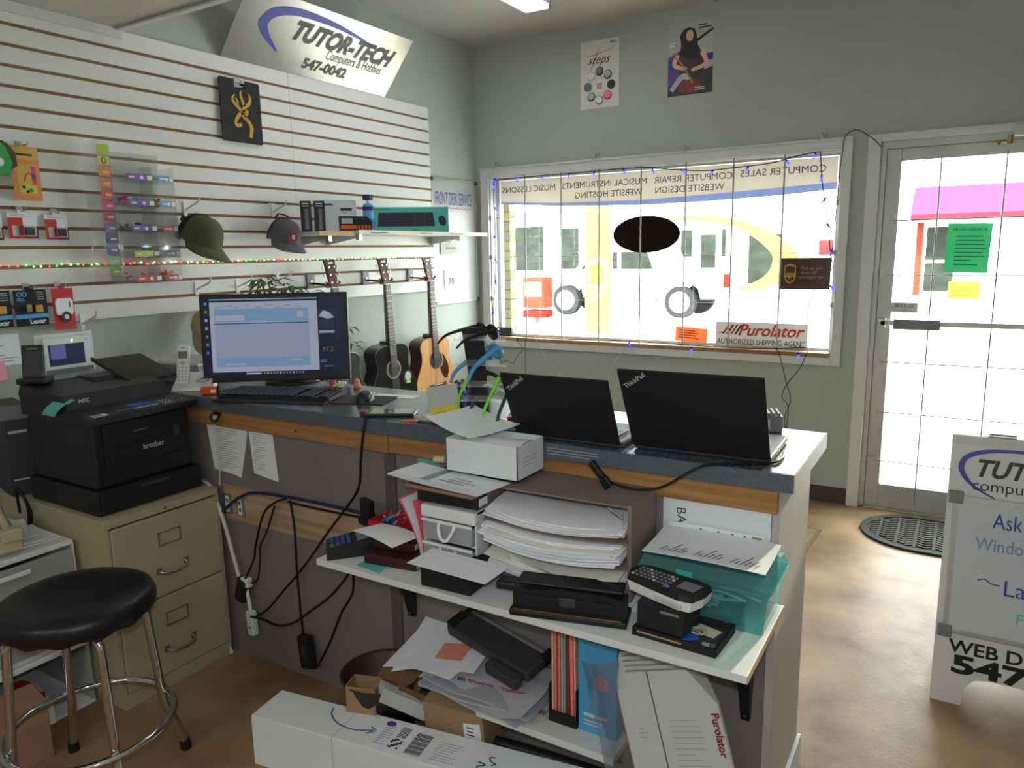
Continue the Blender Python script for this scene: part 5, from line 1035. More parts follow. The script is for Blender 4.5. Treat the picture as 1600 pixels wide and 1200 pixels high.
cord('white_cable', [(.66, -3.025, .70), (.74, -3.03, .69), (.80, -3.045, .62), (.835, -3.045, .53), (.862, -3.045, .43), (.90, -3.05, .33)], .008, 'cord_white', 'thick white cord dropping beside the filing cabinet')
cord('white_cable', [(.66, -3.03, .708), (.76, -3.045, .695), (.79, -3.05, .63), (.80, -3.055, .58)], .006, 'cord_white', 'second white cord next to the filing cabinet, shorter')
wp = T('white_plug', 'white multi-plug and socket strip hanging beside the filing cabinet', 'power strip', (.945, -3.045, .12), 0, ry=-4)
P('strip', B().box(-.018, .018, -.014, .014, -.0, .10, 'white_plastic', .006), wp); P('upper_plug', B().box(-.028, .02, -.016, .014, .195, .235, 'white_plastic', .008).cyl((0, 0, .10), (-.005, 0, .195), .007, 'white_plastic', n=10), wp); P('socket_marks', B().rect(-.006, .0, .03, .04, 'ink', -.0146).rect(.004, .008, .03, .04, 'ink', -.0146), wp)
ONE('plug_adapter', B().box(-.026, .026, -.018, .016, -.05, .05, 'black_plastic', .006), 'black plug adapter hanging above the white strip', 'power adapter', (.905, -3.045, .30), 0, ry=18)
lc = T('laptop_charger', 'black charging cable draped over the counter edge with its plug', 'cable', (2.50, -3.06, 1.0))
P('cable', B().tube([(.345, .20, .049), (.35, .13, .05), (.33, .08, .0495), (.22, -.0, .052), (.18, -.03, .040), (.10, -.035, -.015), (.02, -.04, -.028), (-.05, -.035, -.015)], .0035, 'cord_black', n=6), lc)
b = B(); b.X = XF((-.055, -.035, -.012), ry=48); b.box(-.052, .0, -.009, .009, -.008, .008, 'black_plastic', .003).box(0, .03, -.011, .007, -.012, .012, 'black_plastic', .003); P('plug', b, lc)

# ================================================================== THE WHITE SHELF ON THE COUNTER
ZS = .705
sh = T('bracket_shelf', 'white shelf on black brackets fixed to the counter panel', 'shelf', (2.278, -3.0105, ZS))
P('board', B().box(-.612, .612, -.357, -.0005, -.018, 0, 'shelf_white', .001), sh)
P('worn_edge', B().box(.6125, .6135, -.357, -.0005, -.018, -.001, 'shelf_edge_tan'), sh)
def bracket(dx, lz):
    b = B(); b.hexa([(dx - .011, -.02, -lz), (dx + .011, -.02, -lz), (dx + .011, -.004, -lz), (dx - .011, -.004, -lz)], [(dx - .020, -.10, -.0185), (dx + .020, -.10, -.0185), (dx + .020, -.004, -.0185), (dx - .020, -.004, -.0185)], 'black_plastic').box(dx - .018, dx + .018, -.30, -.004, -.026, -.0185, 'black_plastic').cyl((dx, -.02, -lz + .015), (dx, -.024, -lz + .015), .004, 'steel', n=8)
    P('bracket', b, sh)
bracket(.535, .325); bracket(-.55, .315)
# payment terminal and things at the left end
tm = T('payment_terminal', 'black payment terminal with green key at the left end of the shelf', 'card terminal', (1.735, -3.255, ZS + .0005), -42)
b = B(); b.hexa([(-.05, -.10, 0), (.05, -.10, 0), (.05, .10, 0), (-.05, .10, 0)], [(-.048, -.095, .028), (.048, -.095, .028), (.048, .10, .062), (-.048, .10, .062)], 'black_plastic'); P('body', b, tm)
b = B(); b.X = XF((0, -.095, .0285), rx=9.9) @ TOPX(0)
for r_ in range(4):
    for c_ in range(3): b.rect(-.036 + c_ * .025, -.018 + c_ * .025, .008 + r_ * .016, .019 + r_ * .016, 'green' if (r_ == 0 and c_ == 2) else 'ink_blue', -.003, .002)
P('keypad', b, tm)
b = B(); b.X = XF((0, -.095, .0285), rx=9.9) @ TOPX(0); b.rect(-.036, .036, .085, .125, 'mid_grey', -.002, .0015).rect(-.012, .012, .14, .155, 'paper', -.002, .0015); P('display', b, tm)
ONE('receipt_holder', B().box(-.03, .03, -.012, .012, 0, .085, 'black_plastic', .004).box(-.034, .034, -.02, .02, 0, .02, 'black_plastic', .004), 'black upright receipt holder behind the payment terminal', 'holder', (1.61, -3.085, ZS + .0005), -20)
ONE('folded_paper', B().grid(8, 6, lambda u, v: (-.085 + .17 * u, -.055 + .11 * v, .004 + .012 * (1 - u) * (1 - v) + .006 * sin(u * 3)), 'paper', thick=.0012), 'folded white paper lying on the terminal and maroon books', 'paper', (1.845, -3.262, ZS + .066), -8)
bk = T('maroon_book', 'maroon leather book lying beside the payment terminal, lower of the two', 'book', (1.885, -3.252, ZS + .0005), 8)
P('cover', B().box(-.085, .085, -.06, .05, 0, .030, 'maroon', .004), bk); P('pages', B().box(-.080, .0856, -.055, .045, .005, .024, 'cream'), bk)
bk = T('maroon_book', 'upper smaller maroon book with worn spine beside the terminal', 'book', (1.865, -3.225, ZS + .0312), 12)
P('cover', B().box(-.065, .065, -.045, .04, 0, .026, 'maroon', .004), bk); P('pages', B().box(-.060, .0656, -.04, .036, .005, .021, 'cream'), bk)
ONE('teal_sheet', B().prism([(-.05, -.02), (.045, -.03), (.03, .03), (-.05, .03)], -.0, .001, 'teal_note'), 'teal paper poking out under the maroon books', 'paper', (1.85, -3.325, ZS + .0012), 0, rx=-90)
td = T('tape_dispenser', 'small black tape dispenser behind the maroon books', 'tape dispenser', (1.945, -3.205, ZS + .0005), 10)
P('base', B().prism([(-.035, 0), (.035, 0), (.037, .05), (.02, .062), (-.01, .045), (-.035, .03)], -.016, .016, 'black_plastic'), td); P('tape_roll', B().cyl((.008, -.010, .035), (.008, .010, .035), .022, 'light_grey', n=20), td)
rb = T('tool_tray', 'red plastic tray of pliers and tools at the back of the shelf', 'tray', (1.745, -3.095, ZS + .0005), -4)
b = B().box(-.075, .075, -.05, .05, 0, .003, 'red').box(-.075, .075, -.05, -.047, 0, .045, 'red').box(-.075, .075, .047, .05, 0, .045, 'red').box(-.075, -.072, -.05, .05, 0, .045, 'red').box(.072, .075, -.05, .05, 0, .045, 'red').box(-.078, .078, -.053, .053, .042, .046, 'red') if False else B().box(-.075, .075, -.05, .05, 0, .003, 'red').box(-.077, .077, -.052, -.048, 0, .045, 'red').box(-.077, .077, .048, .052, 0, .045, 'red').box(-.077, -.073, -.05, .05, 0, .045, 'red').box(.073, .077, -.05, .05, 0, .045, 'red')
P('basket', b, rb)
for k, (x, m_, rr) in enumerate([(-.03, 'blue', 24), (.0, 'sky_blue', -18), (.03, 'red', 12)]):
    t_ = T('pliers', ['dark blue handled pliers in the red tray', 'light blue handled pliers in the red tray', 'red handled pliers in the red tray'][k], 'pliers', (1.745 + x, -3.095, ZS + .012 + .012 * k), rr, group='pliers in the red tray')
    P('handle', B().tube([(0, 0, .035), (.012, -.012, .02), (.014, -.035, .012), (.008, -.055 + .012, .03)], .0045, m_, n=6), t_); P('handle', B().tube([(0, 0, .035), (-.012, -.012, .03), (-.016, -.03, .024), (-.01, -.042, .04)], .0045, m_, n=6), t_)
    P('jaws', B().tube([(0, 0, .035), (0, .014, .045), (0, .032, .05)], [.006, .005, .003], 'steel', n=6), t_)
ONE('blue_cable', B().tube([(-.03, -.01, .0), (-.02, .02, .02), (.02, .02, .03), (.035, -.01, .02), (.0, -.025, .03), (-.025, .0, .035), (.01, .02, .04)], .0045, 'sky_blue', n=6), 'light blue cable coiled on the pliers', 'cable', (1.80, -3.085, ZS + .05))
# plastic drawers with books on top
dr = T('drawer_tower', 'small white plastic drawer tower with translucent drawers on the shelf', 'drawer unit', (2.075, -3.262, ZS + .0005))
b = B().box(-.092, .082, .0, .20, 0, .006, 'white_plastic').box(-.092, -.088, .0, .20, 0, .19, 'white_plastic').box(.078, .082, .0, .20, 0, .19, 'white_plastic').box(-.092, .082, .0, .20, .178, .19, 'white_plastic', .003).box(-.092, .082, .196, .20, 0, .19, 'white_plastic').box(-.088, .078, .0, .20, .090, .096, 'white_plastic').box(-.094, .084, -.012, .01, .155, .19, 'white_plastic', .006); P('frame', b, dr)
for z in (.010, .098):
    hh = .078 if z < .05 else .056
    d = P('drawer', B().box(-.085, .075, -.014, -.008, z, z + hh, 'drawer_plastic', .002).box(-.085, .075, -.008, .19, z, z + .003, 'drawer_plastic').box(-.085, -.082, -.008, .19, z, z + hh - .01, 'drawer_plastic').box(.072, .075, -.008, .19, z, z + hh - .01, 'drawer_plastic').box(-.088, .078, -.018, -.012, z + hh - .008, z + hh, 'white_plastic', .002), dr)
    zz = z + hh * .70
    P('handle', B().tube([(-.028, -.014, zz + .012), (-.026, -.022, zz), (-.014, -.030, zz - .026), (.006, -.030, zz - .028), (.020, -.022, zz - .004), (.022, -.014, zz + .010)], .005, 'white_plastic', n=8), d)
fd = T('pink_folder', 'pink folder with white papers leaning at the left of the drawer tower', 'folder', (1.945, -3.215, ZS + .0005), 0)
b = B()
for k in range(7):
    o_ = k * .006; m_ = 'hot_pink' if k in (0, 5, 6) else 'paper'
    b.grid(3, 8, lambda u, v, o_=o_, k=k: (.022 + o_ * .35 - .075 * (v ** 1.8) * (1 - k * .11) - .0, -.045 + .16 * u, .185 * v - .0 + k * .0005), m_, thick=0)
P('sheets', b, fd)
bd = T('black_binder', 'black binder lying on the plastic drawer tower', 'binder', (2.068, -3.165, ZS + .1965), 2)
P('cover', B().box(-.105, .09, -.10, .08, 0, .034, 'black_plastic', .005), bd); P('pages', B().box(-.095, .0912, -.09, .075, .006, .028, 'paper'), bd)
pf = T('picture_frame', 'thin frame with brown edge between the binder and the papers', 'frame', (2.06, -3.17, ZS + .2312), -2)
P('frame', B().box(-.115, .105, -.11, .09, 0, .016, 'rosewood', .001).box(-.118, .108, -.113, .093, .004, .012, 'brown_card'), pf)
pr2 = T('paper_pile', 'curled printed papers on top of the binder beside the white box', 'papers', (2.04, -3.21, ZS + .2485), -8)
for k in range(4):
    P('sheet', B().grid(10, 5, lambda u, v, k=k: (-.165 + .32 * u + k * .006, -.085 + .105 * v + k * .004 + .02 * u, .003 * k + .008 * (1 - u) ** 3 + .002), 'paper', thick=.0012), pr2)
P('print', B().grid(4, 1, lambda u, v: (.0 + .09 * u, -.045 + .003 * v, .0135), 'ink').grid(4, 1, lambda u, v: (.02 + .10 * u, -.03 + .003 * v, .0135), 'ink').grid(4, 1, lambda u, v: (.03 + .06 * u, -.012 + .003 * v, .0135), 'ink').grid(4, 3, lambda u, v: (-.05 + .03 * u, -.07 + .10 * v, .0138), 'ink_light'), pr2)
# envelope on a black box
ONE('black_box', B().box(-.075, .078, -.055, .055, 0, .070, 'black_matte', .003), 'small black box under the white envelope on the shelf', 'box', (2.112, -3.298, ZS + .0005), 3)
en = T('envelope', 'white envelope lying across the small black box', 'envelope', (2.152, -3.345, ZS + .072), 0)
P('paper', B().grid(10, 4, lambda u, v: (-.120 + .24 * u, -.055 + .11 * v, .006 - .004 * u + .004 * (v - .5) ** 2), 'paper', thick=.0016), en); P('flap_line', B().grid(8, 1, lambda u, v: (-.115 + .23 * u, .036 + .001 * v, .0075 - .004 * u), 'ink_light'), en)
# brown card organiser with paper stacks
og = T('paper_organizer', 'brown card desk organizer with three sagging trays on the shelf', 'organizer', (2.365, -3.205, ZS + .0005), 2)
b = B().box(-.205, .205, .0, .178, .249, .254, 'organizer_card').box(-.205, -.201, .0, .178, 0, .249, 'organizer_card').box(.201, .205, .0, .178, 0, .249, 'organizer_card').box(-.205, .205, .175, .178, 0, .254, 'organizer_card').box(-.205, .205, -.004, .178, 0, .004, 'organizer_card').box(-.205, .205, -.006, -.001, 0, .055, 'organizer_card').box(.196, .206, -.012, .006, .06, .262, 'organizer_card')
P('case', b, og)
for z in (.062, .128, .192): P('tray', B().grid(10, 3, lambda u, v, z=z: (-.2 + .4 * u, -.03 + .2 * v, z - .012 * sin(pi * u) - (.02 * (1 - v) if True else 0)), 'organizer_card', thick=.003), og)
P('tape', B().box(.185, .2, -.016, -.010, .20, .25, 'clear_acrylic').cyl((.15, -.02, .252), (.19, -.03, .235), .003, 'steel', n=6), og)
R = random.Random(21)
def stack(label, z, n, th, over, w_=.37, x0=-.185):
    b = B()
    for k in range(n):
        dx = R.uniform(-.012, .012); dy = R.uniform(-.016, .010); rz_ = R.uniform(-.05, .05); lift = R.uniform(0, .012)
        def f(u, v, k=k, dx=dx, dy=dy, rz_=rz_, lift=lift):
            x = x0 + w_ * u + dx; y = -over - .0 + (.17 + over) * v + dy + rz_ * (u - .5) * .25
            return (x, y, z + k * th - .014 * sin(pi * min(1, u * 1.05)) - .020 * (1 - v) ** 2 + lift * max(0, (.25 - u)) * 3 + lift * max(0, u - .8) * 3)
        b.grid(8, 3, f, 'paper_warm' if R.random() < .2 else 'paper', thick=th * .8)
    return ONE('paper_stack', b, label, 'papers', (2.365, -3.205, ZS + .0005), 2, kind='stuff')
stack('topmost sagging stack of papers in the brown organizer', .200, 6, .0035, .03)
stack('thick second stack of papers bulging from the brown organizer', .134, 12, .0042, .05)
stack('third stack of papers in the brown organizer', .070, 9, .0040, .045)
stack('loose bottom sheets in the brown organizer', .010, 5, .004, .01, .34, -.12)
ONE('open_envelope', B().grid(8, 3, lambda u, v: (-.10 + .23 * u, -.03 + .05 * v, .002 + .075 * (1 - v) * (1 - u * .55) + .01 * u), 'paper', thick=.001), 'opened white envelope standing in front of the organizer behind the punch', 'envelope', (2.36, -3.245, ZS + .022), -6)
# white open box on the organizer
wx = T('white_box', 'open white card box standing on the brown organizer', 'box', (2.128, -3.118, ZS + .2675), 0)
b = B().box(-.115, .115, -.072, .072, 0, .002, 'cardboard_white').box(-.115, .115, -.072, -.070, 0, .093, 'cardboard_white').box(-.115, .115, .070, .072, 0, .093, 'cardboard_white').box(-.115, -.113, -.072, .072, 0, .093, 'cardboard_white').box(.113, .115, -.072, .072, 0, .093, 'cardboard_white'); P('tray', b, wx)
P('tissue', B().grid(10, 4, lambda u, v: (-.09 + .20 * u, -.055 + .09 * v, .070 + .016 * u + .012 * sin(v * 3)), 'paper', thick=.001), wx)
bb = B(); bb.X = XF((.1155, 0, 0), rz=90); bb.lines(-.04, .03, .03, .06, 3, 'ink_light', -.0006, 2, .15); P('print', bb, wx)
ONE('rolled_paper', B().cyl((-.04, 0, 0), (.0, 0, 0), .011, 'cream', n=14).cyl((-.0401, 0, 0), (-.041, 0, 0), .008, 'paper_warm', n=12), 'cream cardboard tube end poking out left of the white box', 'tube', (1.925, -3.075, .963), 0, ry=-8)
# hole punch
hp = T('hole_punch', 'long black three-hole punch at the front of the shelf', 'hole punch', (2.455, -3.305, ZS + .0005), 14)
P('base', B().box(-.142, .142, -.045, .045, 0, .016, 'black_plastic', .004), hp)
b = B(); b.prism([(-.135, .016), (.138, .016), (.138, .062), (.09, .07), (-.03, .072), (-.06, .066), (-.135, .064)], -.030, .012, 'black_plastic').box(-.115, -.02, -.034, -.030, .036, .052, 'black_matte', .002).box(.02, .115, -.034, -.030, .036, .052, 'black_matte', .002).box(-.02, .02, -.036, -.03, .032, .056, 'dark_grey', .003); P('punch_body', b, hp)
P('lever', B().box(-.19, -.10, .0, .045, .04, .062, 'black_plastic', .008).box(-.13, .13, -.02, .04, .072, .080, 'black_plastic', .004), hp); P('brass_rail', B().box(-.13, .13, -.044, -.04, .0165, .019, 'brass'), hp)
# label maker on a block in a tray
tt = T('black_tray', 'shallow black tray of small parts at the right front of the shelf', 'tray', (2.722, -3.262, ZS + .0005), -3)
b = B().box(-.095, .095, -.063, .063, 0, .004, 'dark_grey').box(-.097, .097, -.066, -.060, 0, .020, 'black_matte', .001).box(-.097, .097, .060, .066, 0, .020, 'black_matte', .001).box(-.097, -.091, -.066, .066, 0, .020, 'black_matte').box(.091, .097, -.066, .066, 0, .020, 'black_matte').box(-.085, .02, -.0675, -.066, .010, .014, 'kraft'); P('tray', b, tt)
ONE('blue_key_tag', B().box(-.02, .018, -.012, .012, 0, .006, 'blue', .002).tube([(.015, .0, .004), (.035, .006, .006), (.03, .02, .006), (.01, .016, .006)], .002, 'steel', n=5), 'small blue key tag in the black tray', 'key tag', (2.742, -3.285, ZS + .0052), 40)
ONE('cream_card', B().box(-.025, .03, -.018, .018, 0, .002, 'cream'), 'cream card lying in the black tray', 'card', (2.765, -3.235, ZS + .0052), -15)
ONE('wire_coil', B().tube([(-.02, 0, .002), (-.01, .015, .004), (.012, .014, .003), (.02, 0, .004), (.01, -.014, .003), (-.012, -.010, .005)], .0018, 'light_grey', n=5), 'small loop of white wire in the black tray', 'wire', (2.75, -3.255, ZS + .0075), 20)
ONE('silver_clips', B().box(-.014, .002, -.010, .010, 0, .004, 'light_grey').box(.004, .016, -.010, .010, 0, .004, 'steel'), 'two small silver pieces at the front of the black tray', 'parts', (2.79, -3.30, ZS + .0052), 10)
ONE('black_block', B().box(-.055, .055, -.052, .055, 0, .062, 'black_matte', .003).rect(-.0, .045, .046, .052, 'mid_grey', -.0528), 'square black box under the label maker', 'box', (2.688, -3.268, ZS + .0215), -3)
lm = T('label_maker', 'black and white handheld label maker lying on the black box', 'label maker', (2.680, -3.262, ZS + .0845), -14)
S0 = [(-.105, .0), (-.085, -.036), (-.02, -.044), (.06, -.05), (.09, -.042), (.098, 0), (.092, .044), (.06, .05), (-.07, .046), (-.10, .032)]
b = B(); b.X = Matrix.Rotation(radians(90), 4, 'X') @ Matrix.Scale(1, 4)
def slab(b, pts, z0, z1, m, sc0=1.0, sc1=1.0):
    n = len(pts); vs = [(x * sc0, y * sc0, z0) for x, y in pts] + [(x * sc1, y * sc1, z1) for x, y in pts]
    b.add(vs, [tuple(range(n - 1, -1, -1)), tuple(range(n, 2 * n))] + [(i, (i + 1) % n, n + (i + 1) % n, n + i) for i in range(n)], m)
b = B(); slab(b, S0, 0, .024, 'white_plastic', .93, 1.0); b.box(-.0, .07, -.052, -.045, .004, .016, 'light_grey', .002); P('lower_shell', b, lm, 'white lower shell')
b = B(); slab(b, S0, .0242, .036, 'black_plastic', 1.0, .94); P('upper_shell', b, lm)
b = B(); b.X = TOPX(.036)
b.rect(.035, .08, -.018, .022, 'mid_grey', -.002).rect(.012, .026, -.036, -.026, 'sky_blue', -.003)
for r_ in range(4):
    for c_ in range(9): b.ell(-.078 + c_ * .0115, -.022 + r_ * .014, .004, .0038, 'light_grey' if (r_ + c_) % 5 == 0 else 'mid_grey', -.003, .0025, 8)
P('keypad', b, lm)
# teal box
tb_ = T('teal_storage_box', 'translucent teal plastic box with lid at the right end of the shelf', 'storage box', (2.742, -3.112, ZS + .0005))
def tub(b, w0, d0, w1, d1, z0, z1, m, t=.002):
    for sx, sy in ((1, 0), (-1, 0), (0, 1), (0, -1)):
        if sx: q0 = [(sx * w0, -d0), (sx * w0, d0)]; q1 = [(sx * w1, -d1), (sx * w1, d1)]
        else: q0 = [(-w0, sy * d0), (w0, sy * d0)]; q1 = [(-w1, sy * d1), (w1, sy * d1)]
        vs = [(q0[0][0], q0[0][1], z0), (q0[1][0], q0[1][1], z0), (q1[1][0], q1[1][1], z1), (q1[0][0], q1[0][1], z1)]
        b.add(vs, [(0, 1, 2, 3)], m)
    b.add([(-w0, -d0, z0), (w0, -d0, z0), (w0, d0, z0), (-w0, d0, z0)], [(0, 1, 2, 3)], m)
b = B(); tub(b, .138, .078, .150, .088, 0.001, .108, 'teal_plastic'); b.box(-.153, .153, -.090, -.088, .100, .108, 'teal_plastic').box(-.153, .153, .088, .090, .100, .108, 'teal_plastic'); P('tub', b, tb_)
b = B(); b.box(-.158, .158, -.094, .093, .109, .113, 'teal_plastic', .001).hexa([(-.156, -.092, .113), (.156, -.092, .113), (.156, .092, .113), (-.156, .092, .113)], [(-.146, -.082, .142), (.146, -.082, .142), (.146, .084, .142), (-.146, .084, .142)], 'teal_plastic').box(-.06, -.02, -.096, -.094, .111, .126, 'teal'); P('lid', b, tb_)
R = random.Random(31); b = B()
for k in range(16): 
    cx, cy = R.uniform(-.06, .06), R.uniform(-.03, .03)
    b.tube([(cx - .06, cy + R.uniform(-.02, .02), .008 + .004 * k), (cx, cy, .014 + .004 * k), (cx + .06, cy + R.uniform(-.025, .025), .01 + .004 * k)], .004, 'cream' if k % 2 else 'paper', n=5)
ONE('strap_tangle', b, 'tangle of pale straps inside the teal box', 'straps', (2.742, -3.112, ZS + .004), kind='stuff')
tp_ = T('printed_sheet', 'printed sheet lying on the teal box lid', 'paper', (2.735, -3.108, ZS + .1435), 0)
P('sheet', B().grid(10, 6, lambda u, v: (-.145 + .29 * u, -.080 + .165 * v, .004 + .010 * v * v + .004 * sin(u * 3)), 'paper', thick=.0015), tp_)
b = B()
for g_ in range(3):
    for k in range(6):
        x = -.11 + g_ * .085 + k * .011; L_ = [.03, .018, .05, .026, .034, .02][k]
        b.grid(1, 3, lambda u, v, x=x, L_=L_: (x + .003 * u + .02 * v * L_ / .05, -.062 + L_ * v, .0058 + .010 * ((-.062 + L_ * v + .08) / .165) ** 2 + .004 * sin(((x + .145) / .29) * 3)), 'ink')
b.txt('STERLING', .06, .0, .018, 'ink', y=0) if False else None
P('print', b, tp_)
b = B(); b.rect(-.11, .13, 0, .028, 'paper', -.001, .001)
for k, x in enumerate((-.03, .015, .05, .08)): b.rect(x, x + .006, .006, .022, 'ink', -.0016)
b.rect(.1, .125, .004, .024, 'khaki_cloth', -.0016)
ONE('card_strip', b, 'white card strip standing behind the printed sheet on the teal box', 'card', (2.71, -3.021, ZS + .142), 0)

# ================================================================== UNDER THE SHELF
lo = T('low_shelf', 'lower white shelf fixed to the counter under the bracket shelf', 'shelf', (2.26, -3.0145, 0))
P('board', B().box(-.155, .27, -.20, -.0, .262, .283, 'shelf_white', .001), lo)
for dx in (-.05, .2): P('bracket', B().box(dx - .012, dx + .012, -.17, 0, .255, .2618, 'black_plastic').box(dx - .012, dx + .012, -.006, 0, .12, .255, 'black_plastic'), lo)
P('wood_strip', B().box(-.155, .03, -.13, -.112, .2832, .286, 'kraft'), lo)
mg = T('magazine_file', 'black magazine file full of pink and green folders', 'magazine file', (2.352, -3.152, .2835))
b = B().box(-.043, .043, 0, .125, 0, .003, 'black_matte').box(-.043, -.040, 0, .125, 0, .11, 'black_matte').box(.040, .043, 0, .125, 0, .11, 'black_matte').box(-.043, .043, -.003, .0, 0, .035, 'black_matte').box(-.043, .043, .122, .125, 0, .20, 'black_matte'); P('holder', b, mg)
for k, m_ in enumerate(['peach', 'salmon', 'red', 'salmon', 'light_grey', 'light_grey', 'dark_green', 'red', 'pink', 'pink', 'peach']):
    ONE('folder', B().prism([(-.0026, .0), (.0026, .0), (.0026 + (-.004 if k > 6 else .0), .255), (-.0026 + (-.004 if k > 6 else .0), .255)], .0, .108, m_), {'peach': 'peach', 'salmon': 'salmon', 'red': 'red', 'light_grey': 'pale grey', 'dark_green': 'green', 'pink': 'pink'}[m_] + f' folder in the black magazine file, ' + ['first from the left', 'second from the left', 'third from the left', 'fourth from the left', 'fifth from the left', 'left of the green one', 'the only green one', 'right of the green one', 'third from the right', 'second from the right', 'last at the right'][k], 'folder', (2.3165 + k * .0069, -3.142 + (k % 3) * .004, .2868), group='folders in the magazine file')
bx = T('light_blue_box', 'light blue carton with round logo beside the magazine file', 'box', (2.455, -3.148, .2835))
P('carton', B().box(-.056, .056, 0, .125, 0, .265, 'sky_blue', .001), bx); P('logo', B().ell(.012, .155, .021, .021, 'film_pink', -.0012).ell(.012, .155, .010, .010, 'sky_blue', -.0018, .0005, 6).ell(.012, .155, .007, .007, 'film_pink', -.0022, .0004, 6), bx); P('small_print', B().lines(-.04, .03, .045, .06, 1, 'film_white', -.0008, 2, .6).lines(-.04, .045, .02, .04, 2, 'film_white', -.0008, 4, .35), bx)
# poly mailers with a toner unit
pbg = T('mailer_bag', 'grey courier poly mailer with red lettering, topmost of the pile', 'mailer bag', (2.10, -3.12, .338), -4)
P('bag', B().grid(18, 12, lambda u, v: (-.20 + .38 * u + .02 * sin(v * 4), -.10 + .20 * v + .015 * sin(u * 5), .008 + .020 * sin(u * 7 + v * 3) * (1 - v) - .030 * (1 - v) ** 3 + .018 * v), 'poly_bag', thick=.002), pbg)
b = B(); b.X = XF((.015, -.085, .030), rx=38, rz=14); b.txt('Puro', .01, .0, .040, 'red', y=-.004, bold=.03).txt('lator', .11, -.01, .040, 'red', y=-.004, bold=.03)
for k in range(3): b.prism([(-.065 + k * .009, -.012), (-.059 + k * .009, -.012), (-.049 + k * .009, .018), (-.055 + k * .009, .018)], -.0045, -.004, ['navy', 'navy', 'red'][k])
P('lettering', b, pbg)
for k in range(3):
    ONE('mailer_bag', B().grid(14, 8, lambda u, v, k=k: (-.19 + .37 * u, -.10 + .19 * v, .004 * sin(u * 9 + k) + .004), 'poly_bag', thick=.006), ['lowest flat courier mailer on the lower shelf', 'second flat courier mailer from the bottom of the pile', 'third courier mailer, just under the lettered one'][k], 'mailer bag', (2.10 + .012 * (k - 1), -3.125, .2925 + k * .014), [-6, 3, -3][k], group='courier mailers in the pile')
for k in range(2):
    o = T('loose_papers', ['wide printed form lying over the left of the mailer pile', 'second printed sheet under the wide form on the mailers'][k], 'papers', (1.945 - .02 * k, -3.085 - .02 * k, .368 - .008 * k), 8 - 14 * k)
    P('sheet', B().grid(10, 6, lambda u, v: (-.16 + .28 * u, -.12 + .22 * v, .004 - .055 * (1 - u) ** 2 * (1 - v) + .02 * v), 'paper', thick=.001), o)
    if not k: P('print', B().grid(6, 4, lambda u, v: (-.03 + .09 * u, -.08 + .07 * v, .0052 + .004 + .015 * v - .01 * (1 - u)), 'salmon', thick=0), o)
tn = T('toner_cartridge', 'dark grey toner cartridge lying on the courier mailers', 'toner cartridge', (2.11, -3.10, .418), -12, rx=12, ry=5)
b = B().box(-.165, .165, -.05, .04, 0, .034, 'dark_grey', .006).box(-.17, -.14, -.045, .02, .0, .045, 'black_plastic', .006).box(.03, .15, -.085, -.05, -.012, .022, 'dark_grey', .005).cyl((-.15, .045, .02), (.15, .045, .02), .014, 'mid_grey', n=14).box(-.165, -.15, .02, .062, 0, .04, 'black_plastic', .004).box(.15, .165, .02, .062, 0, .04, 'black_plastic', .004); P('body', b, tn)
b = B(); b.X = TOPX(.032); b.rect(-.04, .0, -.022, -.006, 'light_grey', -.0015).rect(-.11, -.06, -.018, .0, 'black_matte', -.0015); P('label', b, tn)
# courier boxes in plastic
R = random.Random(8)
cbx = []
for k in range(5):
    o = T('flat_courier_box', 'flattened white courier carton leaning on the lower shelf, ' + ['rearmost', 'second from the back', 'middle one', 'second from the front', 'frontmost with red lettering'][k], 'carton', (2.755 + .012 * k, -3.235 - .020 * k, .03), 4, group='flattened courier cartons', rx=-7, ry=-17)
    P('card', B().prism([(-.085, 0), (.155, 0), (.155, .50), (.10, .58), (-.055, .58), (-.085, .50)], 0, .014, 'carton_grey').box(-.087, -.085, .0, .014, .0, .50, 'kraft'), o)
    if k == 4:
        b = B().txt('Purolator', .142, .43, .026, 'dark_red', y=-.001, bold=.03, rot=radians(-90)).lines(.03, .11, .26, .47, 16, 'ink_light', -.001, 5, .12).rect(-.048, -.02, .20, .26, 'ink_blue', -.001).rect(.055, .078, .17, .23, 'mid_grey', -.001).rect(.0, .0025, .33, .58, 'ink', -.001).rect(-.002, .0, .1, .30, 'ink_light', -.001).lines(-.05, -.03, .42, .45, 3, 'ink_light', -.001)
        P('print', b, o)
b = B(); b.grid(10, 12, lambda u, v: (-.13 + .14 * u, -.01 - .03 * sin(pi * u) + .004 * sin(v * 22 + u * 9), .55 * v), 'plastic_wrap'); 
ONE('plastic_sleeve', b, 'clear crinkled plastic sleeve around the courier cartons', 'plastic bag', (2.715, -3.225, .03), 4, rx=-7, ry=-17)
# bin with cardboard
bn_ = T('waste_bin', 'round dark brown waste bin under the shelf', 'waste bin', (1.695, -3.148, 0))
P('bucket', B().lathe([(0, .004), (.085, .004), (.088, .0), (.128, .238), (.135, .245), (.131, .248), (.123, .240), (.084, .012), (0, .012)], 'bin_brown', n=36), bn_)
kx = T('kraft_carton', 'brown carton with printed word and white label beside the bin', 'carton', (2.000, -3.130, .128), 7, rx=8)
P('carton', B().box(-.100, .100, -.055, .060, -.10, .125, 'kraft', .001), kx); P('flap', B().prism([(0, -.06), (-.09, -.05), (-.10, .02), (0, .0)], 0, .003, 'kraft_dark'), kx).location = (-.101, -.03, .12)
b = B().txt('Link', -.035, -.02, .05, 'rosewood', y=-.0565, bold=.02, rot=radians(80)).lines(-.02, .0, -.05, .10, 2, 'rosewood', -.0558, 4, .02).prism([(.035, -.03), (.090, -.024), (.090, .095), (.035, .085)], -.0568, -.0555, 'paper').lines(.045, .082, -.01, .08, 7, 'ink', -.0573, 4, .3); P('label', b, kx)
